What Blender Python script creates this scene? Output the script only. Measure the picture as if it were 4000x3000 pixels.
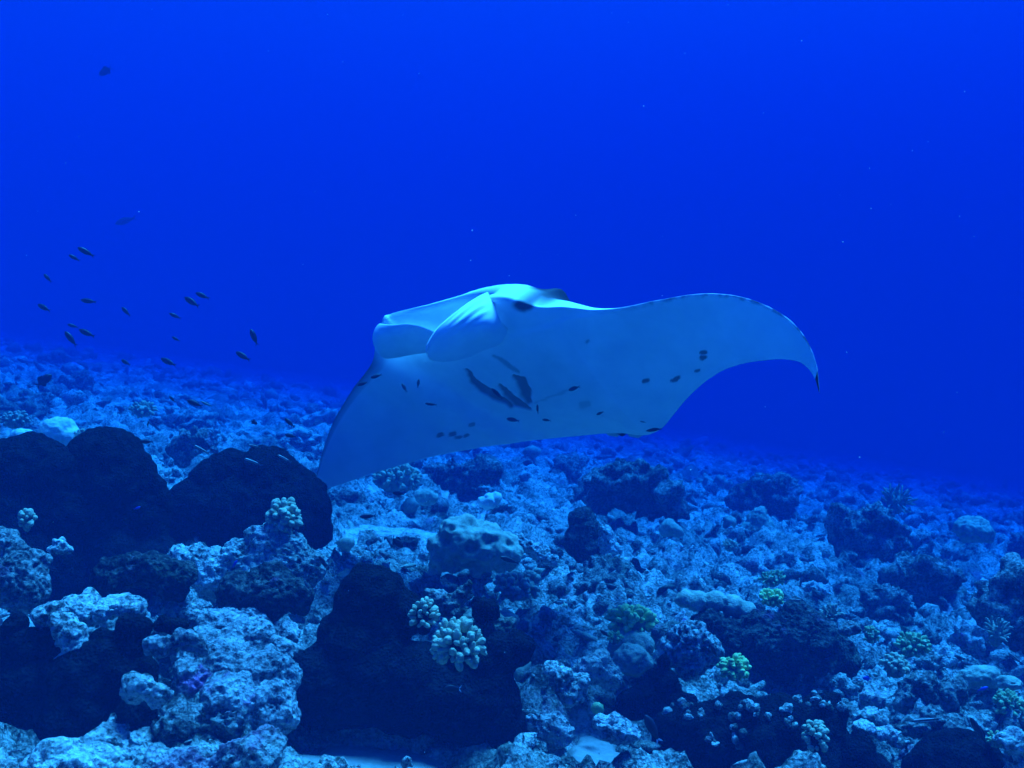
import bpy, bmesh, math, random
import numpy as np
from mathutils import Vector, Matrix

# ------------------------------------------------------------------ clear
for o in list(bpy.data.objects):
    bpy.data.objects.remove(o)
scene = bpy.context.scene
COL = scene.collection

# ------------------------------------------------------------------ camera, sky, sun, exposure
CZ = 1.4                                   # camera height above the nominal sea bed
FPX = 4000.0                               # focal length in picture units (picture 4000 x 3000)
cam_data = bpy.data.cameras.new('camera')
cam_data.sensor_width = 36.0
cam_data.lens = 36.0 * FPX / 4000.0
cam_data.clip_start = 0.02
cam_data.clip_end = 3000.0
cam = bpy.data.objects.new('camera', cam_data)
COL.objects.link(cam)
cam.location = (0, 0, CZ)
cam.rotation_euler = (math.radians(90), 0, 0)
scene.camera = cam

SUN_EL, SUN_AZ = 72.0, 58.0                # degrees; azimuth from +Y (view) towards +X
world = bpy.data.worlds.new('World')
scene.world = world
world.use_nodes = True
wn = world.node_tree.nodes
wl = world.node_tree.links
sky = wn.new('ShaderNodeTexSky')
sky.sky_type = 'NISHITA'
sky.sun_disc = False
sky.sun_elevation = math.radians(SUN_EL)
sky.sun_rotation = math.radians(SUN_AZ)
wl.new(sky.outputs['Color'], wn['Background'].inputs['Color'])
wn['Background'].inputs['Strength'].default_value = 0.05

sun_data = bpy.data.lights.new('sun', 'SUN')
sun_data.energy = 5.0
sun_data.angle = math.radians(26)          # sunlight spread by the wavy surface overhead
sun_data.color = (1.0, 0.96, 0.9)
sun = bpy.data.objects.new('sun', sun_data)
COL.objects.link(sun)
_e, _a = math.radians(SUN_EL), math.radians(SUN_AZ)
_d = Vector((math.cos(_e) * math.sin(_a), math.cos(_e) * math.cos(_a), math.sin(_e)))
sun.rotation_euler = _d.to_track_quat('Z', 'Y').to_euler()
sun.location = _d * 60

scene.view_settings.view_transform = 'Standard'
scene.view_settings.look = 'None'
scene.view_settings.exposure = 3.2
scene.view_settings.gamma = 1.0
scene.view_settings.use_curve_mapping = False

scene.render.engine = 'CYCLES'
cy = scene.cycles
cy.use_denoising = True
cy.denoiser = 'OPENIMAGEDENOISE'
cy.use_adaptive_sampling = True
cy.adaptive_threshold = 0.02
cy.max_bounces = 6
cy.diffuse_bounces = 3
cy.glossy_bounces = 1
cy.transmission_bounces = 0
cy.transparent_max_bounces = 4
cy.volume_bounces = 3
cy.sample_clamp_indirect = 4.0
cy.caustics_reflective = False
cy.caustics_refractive = False

# ------------------------------------------------------------------ the water: one closed box of even density
WATER_TOP = CZ + 18.0
def volume_material():
    m = bpy.data.materials.new('sea_water')
    m.use_nodes = True
    nt = m.node_tree
    nt.nodes.clear()
    out = nt.nodes.new('ShaderNodeOutputMaterial')
    v = nt.nodes.new('ShaderNodeVolumePrincipled')
    ext = np.array([0.20, 0.086, 0.042])     # extinction per metre, red to blue
    sca = np.array([0.0002, 0.0047, 0.0160])   # of which scattering
    D = 0.40
    c = sca / D
    a = (1 - (ext / D - c) / (1 - c)) ** 2
    v.inputs['Density'].default_value = D
    v.inputs['Color'].default_value = (*c, 1)
    v.inputs['Absorption Color'].default_value = (*a, 1)
    v.inputs['Anisotropy'].default_value = -0.42
    nt.links.new(v.outputs['Volume'], out.inputs['Volume'])
    return m
def make_water():
    me = bpy.data.meshes.new('haze')
    x0, x1, y0, y1, z0, z1 = -130, 130, -60, 220, -40, WATER_TOP
    vs = [(x, y, z) for z in (z0, z1) for y in (y0, y1) for x in (x0, x1)]
    fs = [(0, 2, 3, 1), (4, 5, 7, 6), (0, 1, 5, 4), (2, 6, 7, 3), (0, 4, 6, 2), (1, 3, 7, 5)]
    me.from_pydata(vs, [], fs)
    me.materials.append(volume_material())
    o = bpy.data.objects.new('haze', me)
    COL.objects.link(o)
    o['kind'] = 'stuff'
    o['label'] = 'deep blue sea water filling the whole view'
    return o
haze = make_water()

# ------------------------------------------------------------------ numpy noise
rng = np.random.default_rng(11)
_PERM = rng.permutation(512).astype(np.int64)
_PERM = np.concatenate([_PERM] * 3)
_G = rng.normal(size=(512, 3)); _G /= np.linalg.norm(_G, axis=1)[:, None]
_J = rng.random((512, 3))
def _h(i, j, k):
    return _PERM[_PERM[_PERM[i & 511] + (j & 511)] + (k & 511)]
def noise(p):                               # gradient noise, about -0.7 .. 0.7
    p = np.asarray(p, float)
    i = np.floor(p).astype(np.int64); f = p - i
    w = f * f * f * (f * (f * 6 - 15) + 10)
    r = 0.0
    for dx in (0, 1):
        wx = w[:, 0] if dx else 1 - w[:, 0]
        for dy in (0, 1):
            wy = w[:, 1] if dy else 1 - w[:, 1]
            for dz in (0, 1):
                wz = w[:, 2] if dz else 1 - w[:, 2]
                g = _G[_h(i[:, 0] + dx, i[:, 1] + dy, i[:, 2] + dz)]
                r = r + wx * wy * wz * ((f[:, 0] - dx) * g[:, 0] + (f[:, 1] - dy) * g[:, 1] + (f[:, 2] - dz) * g[:, 2])
    return r
def fbm(p, octaves=4, gain=0.5, lac=2.03, ridged=False):
    r, a, p = 0.0, 1.0, np.asarray(p, float).copy()
    for _ in range(octaves):
        n = noise(p)
        r = r + a * ((0.35 - np.abs(n)) if ridged else n)
        a *= gain; p = p * lac + 17.3
    return r
def cells(p, second=False):                 # distance to the nearest jittered point
    p = np.asarray(p, float)
    i = np.floor(p).astype(np.int64); f = p - i
    d1 = np.full(len(p), 9.0); d2 = np.full(len(p), 9.0)
    for dx in (-1, 0, 1):
        for dy in (-1, 0, 1):
            for dz in (-1, 0, 1):
                j = _J[_h(i[:, 0] + dx, i[:, 1] + dy, i[:, 2] + dz)]
                d = (dx + j[:, 0] - f[:, 0]) ** 2 + (dy + j[:, 1] - f[:, 1]) ** 2 + (dz + j[:, 2] - f[:, 2]) ** 2
                d2 = np.minimum(d2, np.maximum(d, d1)); d1 = np.minimum(d1, d)
    return (np.sqrt(d1), np.sqrt(d2)) if second else np.sqrt(d1)
def sstep(a, b, x):
    t = np.clip((x - a) / (b - a), 0, 1)
    return t * t * (3 - 2 * t)

# ------------------------------------------------------------------ places
SL_X, SL_Y, SL_0 = -0.15, -0.0075, -1.36       # the reef falls towards +X and climbs gently away
def bed(x, y):                              # smooth sea bed height, world z
    return CZ + SL_0 + SL_X * x + SL_Y * y
def at(u, v, Y):                            # a point of the place seen at picture u, v, Y metres ahead
    return np.array([(u - 2000) / FPX * Y, Y, CZ + (1500 - v) / FPX * Y])
def far(Y): return 1.0 / (1.0 / Y - 0.0423)    # keeps the catalogue's distances on the bed
def on_bed(u, v):                           # where the smooth bed lies under that line of sight
    k, m = (u - 2000) / FPX, (1500 - v) / FPX
    Y = SL_0 / (m - SL_Y - SL_X * k)
    return at(u, v, Y)

# ------------------------------------------------------------------ mesh helpers
def mesh_np(name, verts, faces, smooth=True):
    me = bpy.data.meshes.new(name)
    verts = np.asarray(verts, np.float32); faces = np.asarray(faces, np.int32)
    k = faces.shape[1]
    me.vertices.add(len(verts)); me.vertices.foreach_set('co', verts.ravel())
    me.loops.add(faces.size); me.loops.foreach_set('vertex_index', faces.ravel())
    me.polygons.add(len(faces))
    me.polygons.foreach_set('loop_start', np.arange(0, faces.size, k, dtype=np.int32))
    me.polygons.foreach_set('loop_total', np.full(len(faces), k, np.int32))
    me.update(calc_edges=True)
    if smooth:
        me.polygons.foreach_set('use_smooth', np.ones(len(faces), bool))
    return me
def link(name, me, mat=None, parent=None, loc=None, rot=None, scale=None):
    o = bpy.data.objects.new(name, me)
    COL.objects.link(o)
    if mat is not None and me is not None and not me.materials:
        me.materials.append(mat)
    if parent is not None: o.parent = parent
    if loc is not None: o.location = loc
    if rot is not None: o.rotation_euler = rot
    if scale is not None: o.scale = scale if hasattr(scale, '__len__') else (scale,) * 3
    return o
def tag(o, label=None, cat=None, group=None, kind=None):
    if label: o['label'] = label
    if cat: o['category'] = cat
    if group: o['group'] = group
    if kind: o['kind'] = kind
    return o
def empty(name, loc, label=None, cat=None, group=None):
    o = link(name, None, loc=loc)
    o.empty_display_size = 0.05
    return tag(o, label, cat, group)
def attr(me, name, values):
    a = me.attributes.new(name, 'FLOAT', 'POINT')
    a.data.foreach_set('value', np.asarray(values, np.float32))
_ICO = {}
def ico(sub):
    if sub not in _ICO:
        bm = bmesh.new(); bmesh.ops.create_icosphere(bm, subdivisions=sub, radius=1.0)
        bm.verts.ensure_lookup_table()
        _ICO[sub] = (np.array([v.co[:] for v in bm.verts]), np.array([[v.index for v in f.verts] for f in bm.faces]))
        bm.free()
    return _ICO[sub][0].copy(), _ICO[sub][1].copy()
def grid_faces(nu, nv, wrap=False, off=0):
    i, j = np.meshgrid(np.arange(nu - 1), np.arange(nv if wrap else nv - 1), indexing='ij')
    j2 = (j + 1) % nv
    return (np.stack([i * nv + j, (i + 1) * nv + j, (i + 1) * nv + j2, i * nv + j2], -1).reshape(-1, 4)) + off

# ------------------------------------------------------------------ materials
def N(nt, kind, **kw):
    n = nt.nodes.new(kind)
    for k, v in kw.items():
        if k in n.inputs: n.inputs[k].default_value = v
        else: setattr(n, k, v)
    return n
def ramp(nt, fac, stops):
    r = nt.nodes.new('ShaderNodeValToRGB')
    while len(r.color_ramp.elements) < len(stops): r.color_ramp.elements.new(0.5)
    for e, (p, c) in zip(r.color_ramp.elements, stops):
        e.position = p; e.color = (*c, 1) if len(c) == 3 else c
    nt.links.new(fac, r.inputs['Fac'])
    return r.outputs['Color']
def mixc(nt, fac, a, b):
    m = nt.nodes.new('ShaderNodeMix'); m.data_type = 'RGBA'
    for s, v in ((0, fac), (6, a), (7, b)):
        if hasattr(v, 'is_linked') or isinstance(v, bpy.types.NodeSocket): nt.links.new(v, m.inputs[s])
        elif s == 0: m.inputs[s].default_value = v
        else: m.inputs[s].default_value = (*v, 1)
    return m.outputs[2]
def coords(nt, scale=1.0, world_space=True):
    if world_space:
        g = nt.nodes.new('ShaderNodeNewGeometry').outputs['Position']
    else:
        g = nt.nodes.new('ShaderNodeTexCoord').outputs['Object']
    mp = nt.nodes.new('ShaderNodeMapping'); mp.inputs['Scale'].default_value = (scale,) * 3
    nt.links.new(g, mp.inputs['Vector'])
    return mp.outputs['Vector']
def tex_noise(nt, vec, scale, detail=4, rough=0.55, dist=0.0):
    n = nt.nodes.new('ShaderNodeTexNoise')
    n.inputs['Scale'].default_value = scale; n.inputs['Detail'].default_value = detail
    n.inputs['Roughness'].default_value = rough; n.inputs['Distortion'].default_value = dist
    nt.links.new(vec, n.inputs['Vector'])
    return n.outputs['Fac']
def tex_vor(nt, vec, scale, feature='F1', rand=1.0):
    n = nt.nodes.new('ShaderNodeTexVoronoi'); n.feature = feature
    n.inputs['Scale'].default_value = scale; n.inputs['Randomness'].default_value = rand
    nt.links.new(vec, n.inputs['Vector'])
    return n.outputs['Distance']
def bump(nt, height, strength, distance, normal=None):
    b = nt.nodes.new('ShaderNodeBump')
    b.inputs['Strength'].default_value = strength; b.inputs['Distance'].default_value = distance
    nt.links.new(height, b.inputs['Height'])
    if normal is not None: nt.links.new(normal, b.inputs['Normal'])
    return b.outputs['Normal']
def new_mat(name, rough=0.8, spec=0.2):
    m = bpy.data.materials.new(name); m.use_nodes = True
    b = m.node_tree.nodes['Principled BSDF']
    b.inputs['Roughness'].default_value = rough
    b.inputs['Specular IOR Level'].default_value = spec
    return m, m.node_tree, b

def rock_material(name, pale, mid, dark, purple=0.25, green=0.2, seed=0.0, macro=0.6, bump_k=1.0):
    """Dead coral limestone: pale, grey and turf-brown patches with crusts of pink and green algae, fine pits."""
    m, nt, b = new_mat(name, 0.9, 0.1)
    vec = coords(nt)
    ad = nt.nodes.new('ShaderNodeVectorMath'); ad.operation = 'ADD'; ad.inputs[1].default_value = (seed, seed * .7, seed * 1.3)
    nt.links.new(vec, ad.inputs[0]); vec = ad.outputs[0]
    n1 = tex_noise(nt, vec, 6.5, 9, 0.72)
    n2 = tex_noise(nt, vec, 38.0, 5, 0.65)
    n3 = tex_noise(nt, vec, 1.7, 5, 0.6)
    mul = nt.nodes.new('ShaderNodeMath'); mul.operation = 'MULTIPLY_ADD'
    nt.links.new(n2, mul.inputs[0]); mul.inputs[1].default_value = 1.0; nt.links.new(n1, mul.inputs[2])
    hf = nt.nodes.new('ShaderNodeMath'); hf.operation = 'MULTIPLY'; hf.inputs[1].default_value = 0.5
    nt.links.new(mul.outputs[0], hf.inputs[0])
    c = ramp(nt, hf.outputs[0], [(0.42, dark), (0.49, mid), (0.57, pale), (0.70, tuple(min(x * 1.12, .88) for x in pale))])
    mac = ramp(nt, tex_noise(nt, vec, 1.15, 4, 0.6), [(0.40, (0.30, 0.32, 0.28)), (0.56, (1, 1, 1))])
    mx = nt.nodes.new('ShaderNodeMix'); mx.data_type = 'RGBA'; mx.blend_type = 'MULTIPLY'; mx.inputs[0].default_value = macro
    nt.links.new(c, mx.inputs[6]); nt.links.new(mac, mx.inputs[7]); c = mx.outputs[2]
    pf = ramp(nt, tex_noise(nt, vec, 3.1, 6, 0.7), [(0.58, (0, 0, 0)), (0.66, (purple,) * 3)])
    c = mixc(nt, pf, c, (0.58, 0.18, 0.46))
    gf = ramp(nt, n3, [(0.55, (0, 0, 0)), (0.68, (green,) * 3)])
    c = mixc(nt, gf, c, (0.14, 0.17, 0.07))
    pits = ramp(nt, tex_vor(nt, vec, 60.0), [(0.0, (0.2,) * 3), (0.33, (1, 1, 1))])
    mm = nt.nodes.new('ShaderNodeMix'); mm.data_type = 'RGBA'; mm.blend_type = 'MULTIPLY'; mm.inputs[0].default_value = 0.75
    nt.links.new(c, mm.inputs[6]); nt.links.new(pits, mm.inputs[7])
    nt.links.new(mm.outputs[2], b.inputs['Base Color'])
    nb = bump(nt, tex_noise(nt, vec, 24.0, 7, 0.72), 1.0 * bump_k, 0.035)
    nb = bump(nt, tex_vor(nt, vec, 75.0), 0.9 * bump_k, 0.012, nb)
    nt.links.new(nb, b.inputs['Normal'])
    return m

# ------------------------------------------------------------------ the reef flat
MAT_BED = rock_material('reef_rock', (0.70, 0.68, 0.62), (0.38, 0.36, 0.32), (0.06, 0.065, 0.05), macro=0.8)
def relief(x, y):
    p = np.stack([x, y, np.zeros_like(x)], 1)
    z0 = bed(x, y); z = z0.copy(); sm = sand_mask(x, y)
    z = z + (0.16 + .14 * sstep(6, 12, y)) * fbm(p * 0.55 + 3.1, 3) + 0.12 * fbm(p * 1.6 + 9.0, 3)
    pw = p + 0.06 * np.stack([noise(p * 4 + 5), noise(p * 4 + 25), 0 * x], 1)
    patch = sstep(-.25, .25, fbm(p * 0.9 + 60, 3))
    def knobs(fr, s):                        # packed round knobs with clefts between them
        return np.clip(1 - (cells(pw * fr + s) / .68) ** 2, -.6, 1)
    z = z + (.07 + .10 * patch) * knobs(2.3, 0.0) + (.05 + .06 * patch) * knobs(5.2, 4.4) + (.030 + .030 * patch) * knobs(11.0, 8.4)
    near = 1 - sstep(9, 14, y)
    z = z + .018 * near * knobs(24.0, 2.2) + 0.06 * fbm(p * 7.0 + 1.7, 4, 0.6) - .06
    z = z - .20 * sand_mask(x, y, HOLLOWS)
    return z * (1 - sm) + sm * (z0 - .12 + .02 * fbm(p * 2.5, 2))
SAND = [(1480, 2940, 430, 100), (2340, 2885, 125, 75), (2330, 2510, 60, 36), (1330, 2115, 70, 30), (1620, 2075, 300, 48)]   # bare sand pockets: picture place and half size
HOLLOWS = [(3000, 2930, 430, 150), (260, 2800, 330, 160)]        # low ground in front of the ledge and the knuckle coral
def sand_mask(x, y, where=None):
    m = np.zeros_like(x)
    for (u, v, a, b_) in (where or SAND):
        p = on_bed(u, v); f = on_bed(u, v - b_); n = on_bed(u, v + b_)
        m = np.maximum(m, 1 - sstep(.7, 1.25, np.sqrt(((x - p[0]) / (a * p[1] / FPX)) ** 2 + ((y - p[1]) / ((f[1] - n[1]) / 2)) ** 2)))
    return m
def make_bed():
    nk, ny = 580, 780
    k = np.linspace(-0.86, 0.86, nk)
    Y = np.geomspace(1.2, 90.0, ny)
    KK, YY = np.meshgrid(k, Y, indexing='ij')
    x, y = (KK * (YY + 0.9)).ravel(), YY.ravel()
    z = relief(x, y)
    q = np.stack([x, y, z], 1)
    amp = 0.045
    off = np.stack([noise(q * 7 + 31), noise(q * 7 + 71), 0.4 * noise(q * 7 + 11)], 1) * amp
    off += np.stack([noise(q * 19 + 3), noise(q * 19 + 7), noise(q * 19 + 1)], 1) * 0.022
    v = q + off * (1 - sand_mask(x, y))[:, None]
    me = mesh_np('seabed', v, grid_faces(nk, ny)[:, ::-1])
    o = link('seabed', me, MAT_BED)
    tag(o, 'pale rubbly coral rock sea bed sloping into blue haze', None, None, 'structure')
    # the wide bottom that carries it on past the picture
    xs = np.linspace(-120, 120, 121); ys = np.linspace(-50, 200, 126)
    XX, YY = np.meshgrid(xs, ys, indexing='ij'); X, Yv = XX.ravel(), YY.ravel()
    zz = np.clip(bed(np.clip(X, -40, 40), np.clip(Yv, -10, 90)), -9, 7) - 0.75 - 0.04 * np.maximum(Yv - 80, 0)
    me = mesh_np('ground', np.stack([X, Yv, zz], 1), grid_faces(121, 126)[:, ::-1])
    g = link('ground', me, MAT_BED)
    tag(g, 'wide sea floor under and beyond the reef', None, None, 'structure')
    return o
seabed = make_bed()

# ------------------------------------------------------------------ the manta ray
def catmull(ctrl, n):
    """n points through the control rows, evenly in control index."""
    c = np.asarray(ctrl, float)
    c = np.vstack([2 * c[0] - c[1], c, 2 * c[-1] - c[-2]])
    t = np.linspace(0, len(c) - 3 - 1e-9, n)
    i = t.astype(int); f = (t - i)[:, None]
    p0, p1, p2, p3 = c[i], c[i + 1], c[i + 2], c[i + 3]
    return 0.5 * (2 * p1 + (p2 - p0) * f + (2 * p0 - 5 * p1 + 4 * p2 - p3) * f ** 2 + (3 * p1 - p0 - 3 * p2 + p3) * f ** 3)

def skin_material():
    m, nt, b = new_mat('manta_skin', 0.6, 0.12)
    vec = coords(nt)
    a = nt.nodes.new('ShaderNodeAttribute'); a.attribute_name = 'pigment'
    n = tex_noise(nt, vec, 9.0, 5, 0.6)
    white = ramp(nt, n, [(0.3, (0.80, 0.84, 0.84)), (0.7, (0.90, 0.93, 0.93))])
    mot = ramp(nt, tex_noise(nt, vec, 2.2, 6, .65), [(.36, (.88, .90, .91)), (.6, (1, 1, 1))])
    mm = nt.nodes.new('ShaderNodeMix'); mm.data_type = 'RGBA'; mm.blend_type = 'MULTIPLY'; mm.inputs[0].default_value = 1.0
    nt.links.new(white, mm.inputs[6]); nt.links.new(mot, mm.inputs[7]); white = mm.outputs[2]
    c = mixc(nt, a.outputs['Fac'], white, (0.018, 0.02, 0.026))
    nt.links.new(c, b.inputs['Base Color'])
    nb = bump(nt, tex_noise(nt, vec, 70.0, 3, 0.6), 0.12, 0.004)
    nt.links.new(nb, b.inputs['Normal'])
    return m
MAT_SKIN = skin_material()

# one row per station across the span, right wing tip to left wing tip:
# upper front edge (u, v, metres), lower front edge, rear edge, thickness, how far the mouth goes in, how far the white wraps over the top
MANTA = [
 ((1222,1924,6.62),(1222,1924,6.62),(1226,1926,6.62),.006,0,0.02),
 ((1243,1840,6.56),(1243,1840,6.55),(1330,1893,6.58),.018,0,0.02),
 ((1275,1735,6.47),(1275,1736,6.45),(1480,1842,6.50),.035,0,0.02),
 ((1320,1630,6.36),(1321,1632,6.33),(1680,1786,6.40),.060,0,0.02),
 ((1390,1520,6.22),(1392,1524,6.18),(1900,1745,6.28),.100,0,0.02),
 ((1470,1420,6.05),(1476,1430,5.98),(2000,1731,6.22),.150,0,0.03),
 ((1492,1256,5.98),(1530,1352,5.90),(2090,1719,6.18),.160,.03,0.05),
 ((1530,1226,5.98),(1600,1336,5.76),(2160,1712,6.14),.180,.05,0.03),
 ((1640,1199,5.90),(1680,1338,5.62),(2230,1706,6.08),.200,.06,0.03),
 ((1760,1170,5.72),(1770,1350,5.46),(2300,1700,6.02),.230,.06,0.03),
 ((1862,1148,5.36),(1870,1352,5.28),(2365,1694,5.95),.300,.04,0.06),
 ((1960,1148,5.00),(1965,1312,5.12),(2410,1692,5.88),.340,0,0.10),
 ((2035,1168,4.95),(2050,1290,5.04),(2450,1694,5.82),.340,0,0.03),
 ((2110,1196,4.93),(2125,1270,4.98),(2490,1700,5.74),.320,0,0.0),
 ((2200,1196,4.91),(2210,1236,4.92),(2540,1696,5.66),.220,0,0.05),
 ((2320,1208,4.86),(2322,1226,4.86),(2590,1668,5.54),.130,0,0.08),
 ((2440,1200,4.80),(2441,1206,4.79),(2635,1615,5.40),.080,0,0.03),
 ((2570,1174,4.73),(2571,1178,4.72),(2685,1555,5.24),.062,0,0.02),
 ((2700,1152,4.67),(2701,1156,4.66),(2745,1500,5.08),.050,0,0.02),
 ((2820,1150,4.62),(2821,1154,4.61),(2815,1452,4.92),.040,0,0.02),
 ((2930,1172,4.57),(2931,1176,4.56),(2900,1422,4.78),.032,0,0.02),
 ((3030,1215,4.53),(3031,1218,4.52),(2990,1407,4.67),.025,0,0.02),
 ((3105,1272,4.49),(3105,1275,4.48),(3075,1405,4.58),.019,0,0.02),
 ((3158,1345,4.46),(3158,1347,4.45),(3135,1422,4.51),.014,0,0.02),
 ((3190,1430,4.43),(3190,1431,4.43),(3178,1470,4.45),.009,0,0.02),
 ((3202,1530,4.41),(3202,1530,4.41),(3200,1534,4.41),.004,0,0.02),
]
def seg_dist(px, pts):
    d = np.full(len(px), 1e9); w = np.zeros(len(px))
    for i in range(len(pts) - 1):
        a, b = np.array(pts[i][:2], float), np.array(pts[i + 1][:2], float)
        t = np.clip(((px - a) @ (b - a)) / ((b - a) @ (b - a)), 0, 1)
        q = np.linalg.norm(px - (a + t[:, None] * (b - a)), axis=1)
        ww = (pts[i][2] + t * (pts[i + 1][2] - pts[i][2])) * .86
        k = q / ww
        better = k < d
        d = np.where(better, k, d)
    return d
def make_manta():
    ns, nb, nf, ntp = 420, 110, 17, 40
    rows = [np.concatenate([at(*r[0]), at(*r[1]), at(*r[2]), [r[3], r[4], r[5]]]) for r in MANTA]
    S = catmull(rows, ns)
    up, lo, te = S[:, 0:3], S[:, 3:6], S[:, 6:9]
    th, rec, wrap = np.maximum(S[:, 9], .002), np.maximum(S[:, 10], 0), np.maximum(S[:, 11], .0)
    mid = (up + lo) / 2
    span = np.gradient(mid * .5 + te * .5, axis=0)
    chord = te - mid
    nrm = np.cross(span, chord); nrm /= np.linalg.norm(nrm, axis=1)[:, None] + 1e-9
    nrm[nrm[:, 2] < 0] *= -1                       # points to the back of the animal
    ker = np.hanning(43); ker /= ker.sum()
    nrm = np.stack([np.convolve(np.pad(nrm[:, i], 21, 'edge'), ker, 'valid') for i in range(3)], 1)
    nrm /= np.linalg.norm(nrm, axis=1)[:, None]
    d = chord / (np.linalg.norm(chord, axis=1)[:, None] + 1e-6)
    loop, pig = [], []
    gap = np.linalg.norm(up - lo, axis=1)
    for c in np.linspace(0, 1, nb):                # belly, rear to front
        prof = (1 - (1 - np.clip(c * 1.1, 0, 1)) ** 2) * np.sqrt(np.clip(1 - c, 0, 1)) * 1.25
        loop.append(te + (lo - te) * c - nrm * (0.30 * np.minimum(th, .25) * prof)[:, None])
        pig.append(np.zeros(ns))
    for t in np.linspace(0, 1, nf)[1:-1]:          # lip to lip: rounded edge or the open mouth
        base = lo + (up - lo) * t
        inn = np.sin(math.pi * t) ** 0.6
        out = np.sin(math.pi * t)
        r = np.where(rec > 0.01, rec * inn, -0.45 * gap * out)
        loop.append(base + d * r[:, None])
        pig.append(np.zeros(ns))
    for c in np.linspace(0, 1, ntp + 1)[:-1]:      # back, front to rear
        prof = np.sqrt(c) * (1 - c) * 2.0 + 0.0
        sn = np.arange(ns) / (ns - 1)
        hump = .050 * np.exp(-((sn - .507) / .018) ** 2) * math.exp(-((c - .13) / .07) ** 2)
        loop.append(up + (te - up) * c + nrm * (0.75 * th * prof + hump)[:, None])
        pig.append(np.maximum(sstep(wrap - .02, wrap + .03, np.full(ns, c)), np.exp(-((sn - .511) / .021) ** 4) * float(sstep(.025, .05, c))))
    V = np.stack(loop, 1)                          # ns, nl, 3
    PG = np.stack(pig, 1)
    nl = V.shape[1]
    # folds of the flank and a gentle swell, in the flesh itself
    flat = V.reshape(-1, 3).copy()
    flat[:, 2] += 0.004 * fbm(flat * 5.0 + 2, 3)
    pg = PG.ravel().copy()
    # markings of the belly, placed on the skin
    uv = np.stack([2000 + flat[:, 0] / flat[:, 1] * FPX, 1500 - (flat[:, 2] - CZ) / flat[:, 1] * FPX], 1)
    jj = np.tile(np.arange(nl), ns)
    belly = jj < nb + 2
    wob = uv + 9 * np.stack([fbm(flat * 14 + 5, 3), fbm(flat * 14 + 50, 3)], 1)
    def mark(pts, strength, soft=0.32):
        k = seg_dist(wob, pts)
        return strength * (1 - sstep(1 - soft, 1 + soft, k)) * belly
    gills = [([(1823,1446,9), (1850,1490,15), (1885,1520,19), (1935,1548,17), (1995,1586,8)], .78),
             ([(1953,1504,8), (1985,1545,18), (2020,1574,18), (2070,1596,7)], .78),
             ([(2005,1470,8), (2035,1495,25), (2050,1535,28), (2066,1572,12)], .78),
             ([(1925,1388,7), (1975,1420,12), (2024,1452,7)], .5),
             ([(2080,1575,4), (2180,1540,6), (2245,1515,5)], .22)]
    dep = np.zeros(len(flat))
    for pts, s in gills:
        mk = mark(pts, s); pg = np.maximum(pg, mk); dep = np.maximum(dep, mk if s > .5 else 0)
    for (u, v, r, s) in [(2520,1488,15,.8),(2632,1482,14,.8),(2643,1471,13,.8),(2725,1448,11,.75),(2749,1377,14,.8),(2747,1398,14,.8),
                         (1718,1698,15,.75),(1767,1695,14,.75),(1789,1706,12,.7),(1820,1700,11,.7),(1843,1659,12,.6),(2292,1335,9,.5),(2285,1580,22,.25)]:
        pg = np.maximum(pg, mark([(u - r * .5, v + 2, r * .72), (u + r * .5, v - 2, r * .66)], s, .3))
    # speckled dark margin along the front edge of the wings
    stn = np.repeat(np.arange(ns) / (ns - 1), nl)
    cdist = np.abs(jj - nb - 6)
    sp = np.clip(fbm(flat * 26 + 9, 3) * 2.2 + .35, 0, 1)
    wing_l, wing_r = sstep(.62, .70, stn), 1 - sstep(.19, .23, stn)
    pg = np.maximum(pg, np.clip(1 - cdist / 11.0, 0, 1) ** .6 * (sp * wing_l + .9 * wing_r))
    # dark round the eye
    ed = np.linalg.norm((wob - np.array([2044, 1193])) / np.array([50, 29]) @ np.array([[.9, -.45], [.45, .9]]), axis=1)
    pg = np.maximum(pg, .9 * (1 - sstep(.55, 1.15, ed)) * ((jj > nb - 45) & (jj < nb + nf)))
    nn = np.repeat(nrm, nl, axis=0)
    flat += nn * (0.018 * dep)[:, None]            # the gill slits sink in
    faces = grid_faces(ns, nl, wrap=True)
    base = at(2450, 1690, 5.85)
    root = empty('manta_ray', base, 'large white-bellied manta ray gliding over the reef with its mouth open', 'manta ray')
    me = mesh_np('body', flat - base, faces)
    attr(me, 'pigment', np.clip(pg, 0, 1))
    link('body', me, MAT_SKIN, root)

    # the two head fins: sheets with thickness, each from its root line to a round tip
    def head_fin(rows_, label, nu=48, nv=40, thick=.022, wr=0.0):
        cr = [np.concatenate([at(*p) for p in r]) for r in rows_]
        A = catmull(cr, nu).reshape(nu, len(rows_[0]), 3)
        G = np.stack([catmull(a, nv) for a in A])                   # nu, nv, 3
        gu, gv = np.gradient(G, axis=0), np.gradient(G, axis=1)
        nn_ = np.cross(gu, gv); nn_ /= np.linalg.norm(nn_, axis=2)[:, :, None] + 1e-9
        u_, v_ = np.meshgrid(np.linspace(0, 1, nu), np.linspace(0, 1, nv), indexing='ij')
        t_ = thick * np.clip(np.minimum(v_, 1 - v_) * 9, 0, 1) ** .5 * np.clip((1 - u_) * 10, 0, 1) ** .5
        wrk = wr * np.sin(v_ * 46 + 3 * u_ + 2 * np.sin(u_ * 9)) * sstep(.05, .2, u_) * (1 - sstep(.3, .6, u_)) * (.5 + .5 * np.sin(v_ * 7))
        Gt = G + nn_ * (t_ / 2 + wrk)[:, :, None]; Gb = G - nn_ * (t_ / 2 - wrk)[:, :, None]
        vv = np.concatenate([Gt.reshape(-1, 3), Gb.reshape(-1, 3)])
        f1 = grid_faces(nu, nv); f2 = grid_faces(nu, nv, off=nu * nv)[:, ::-1]
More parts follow.
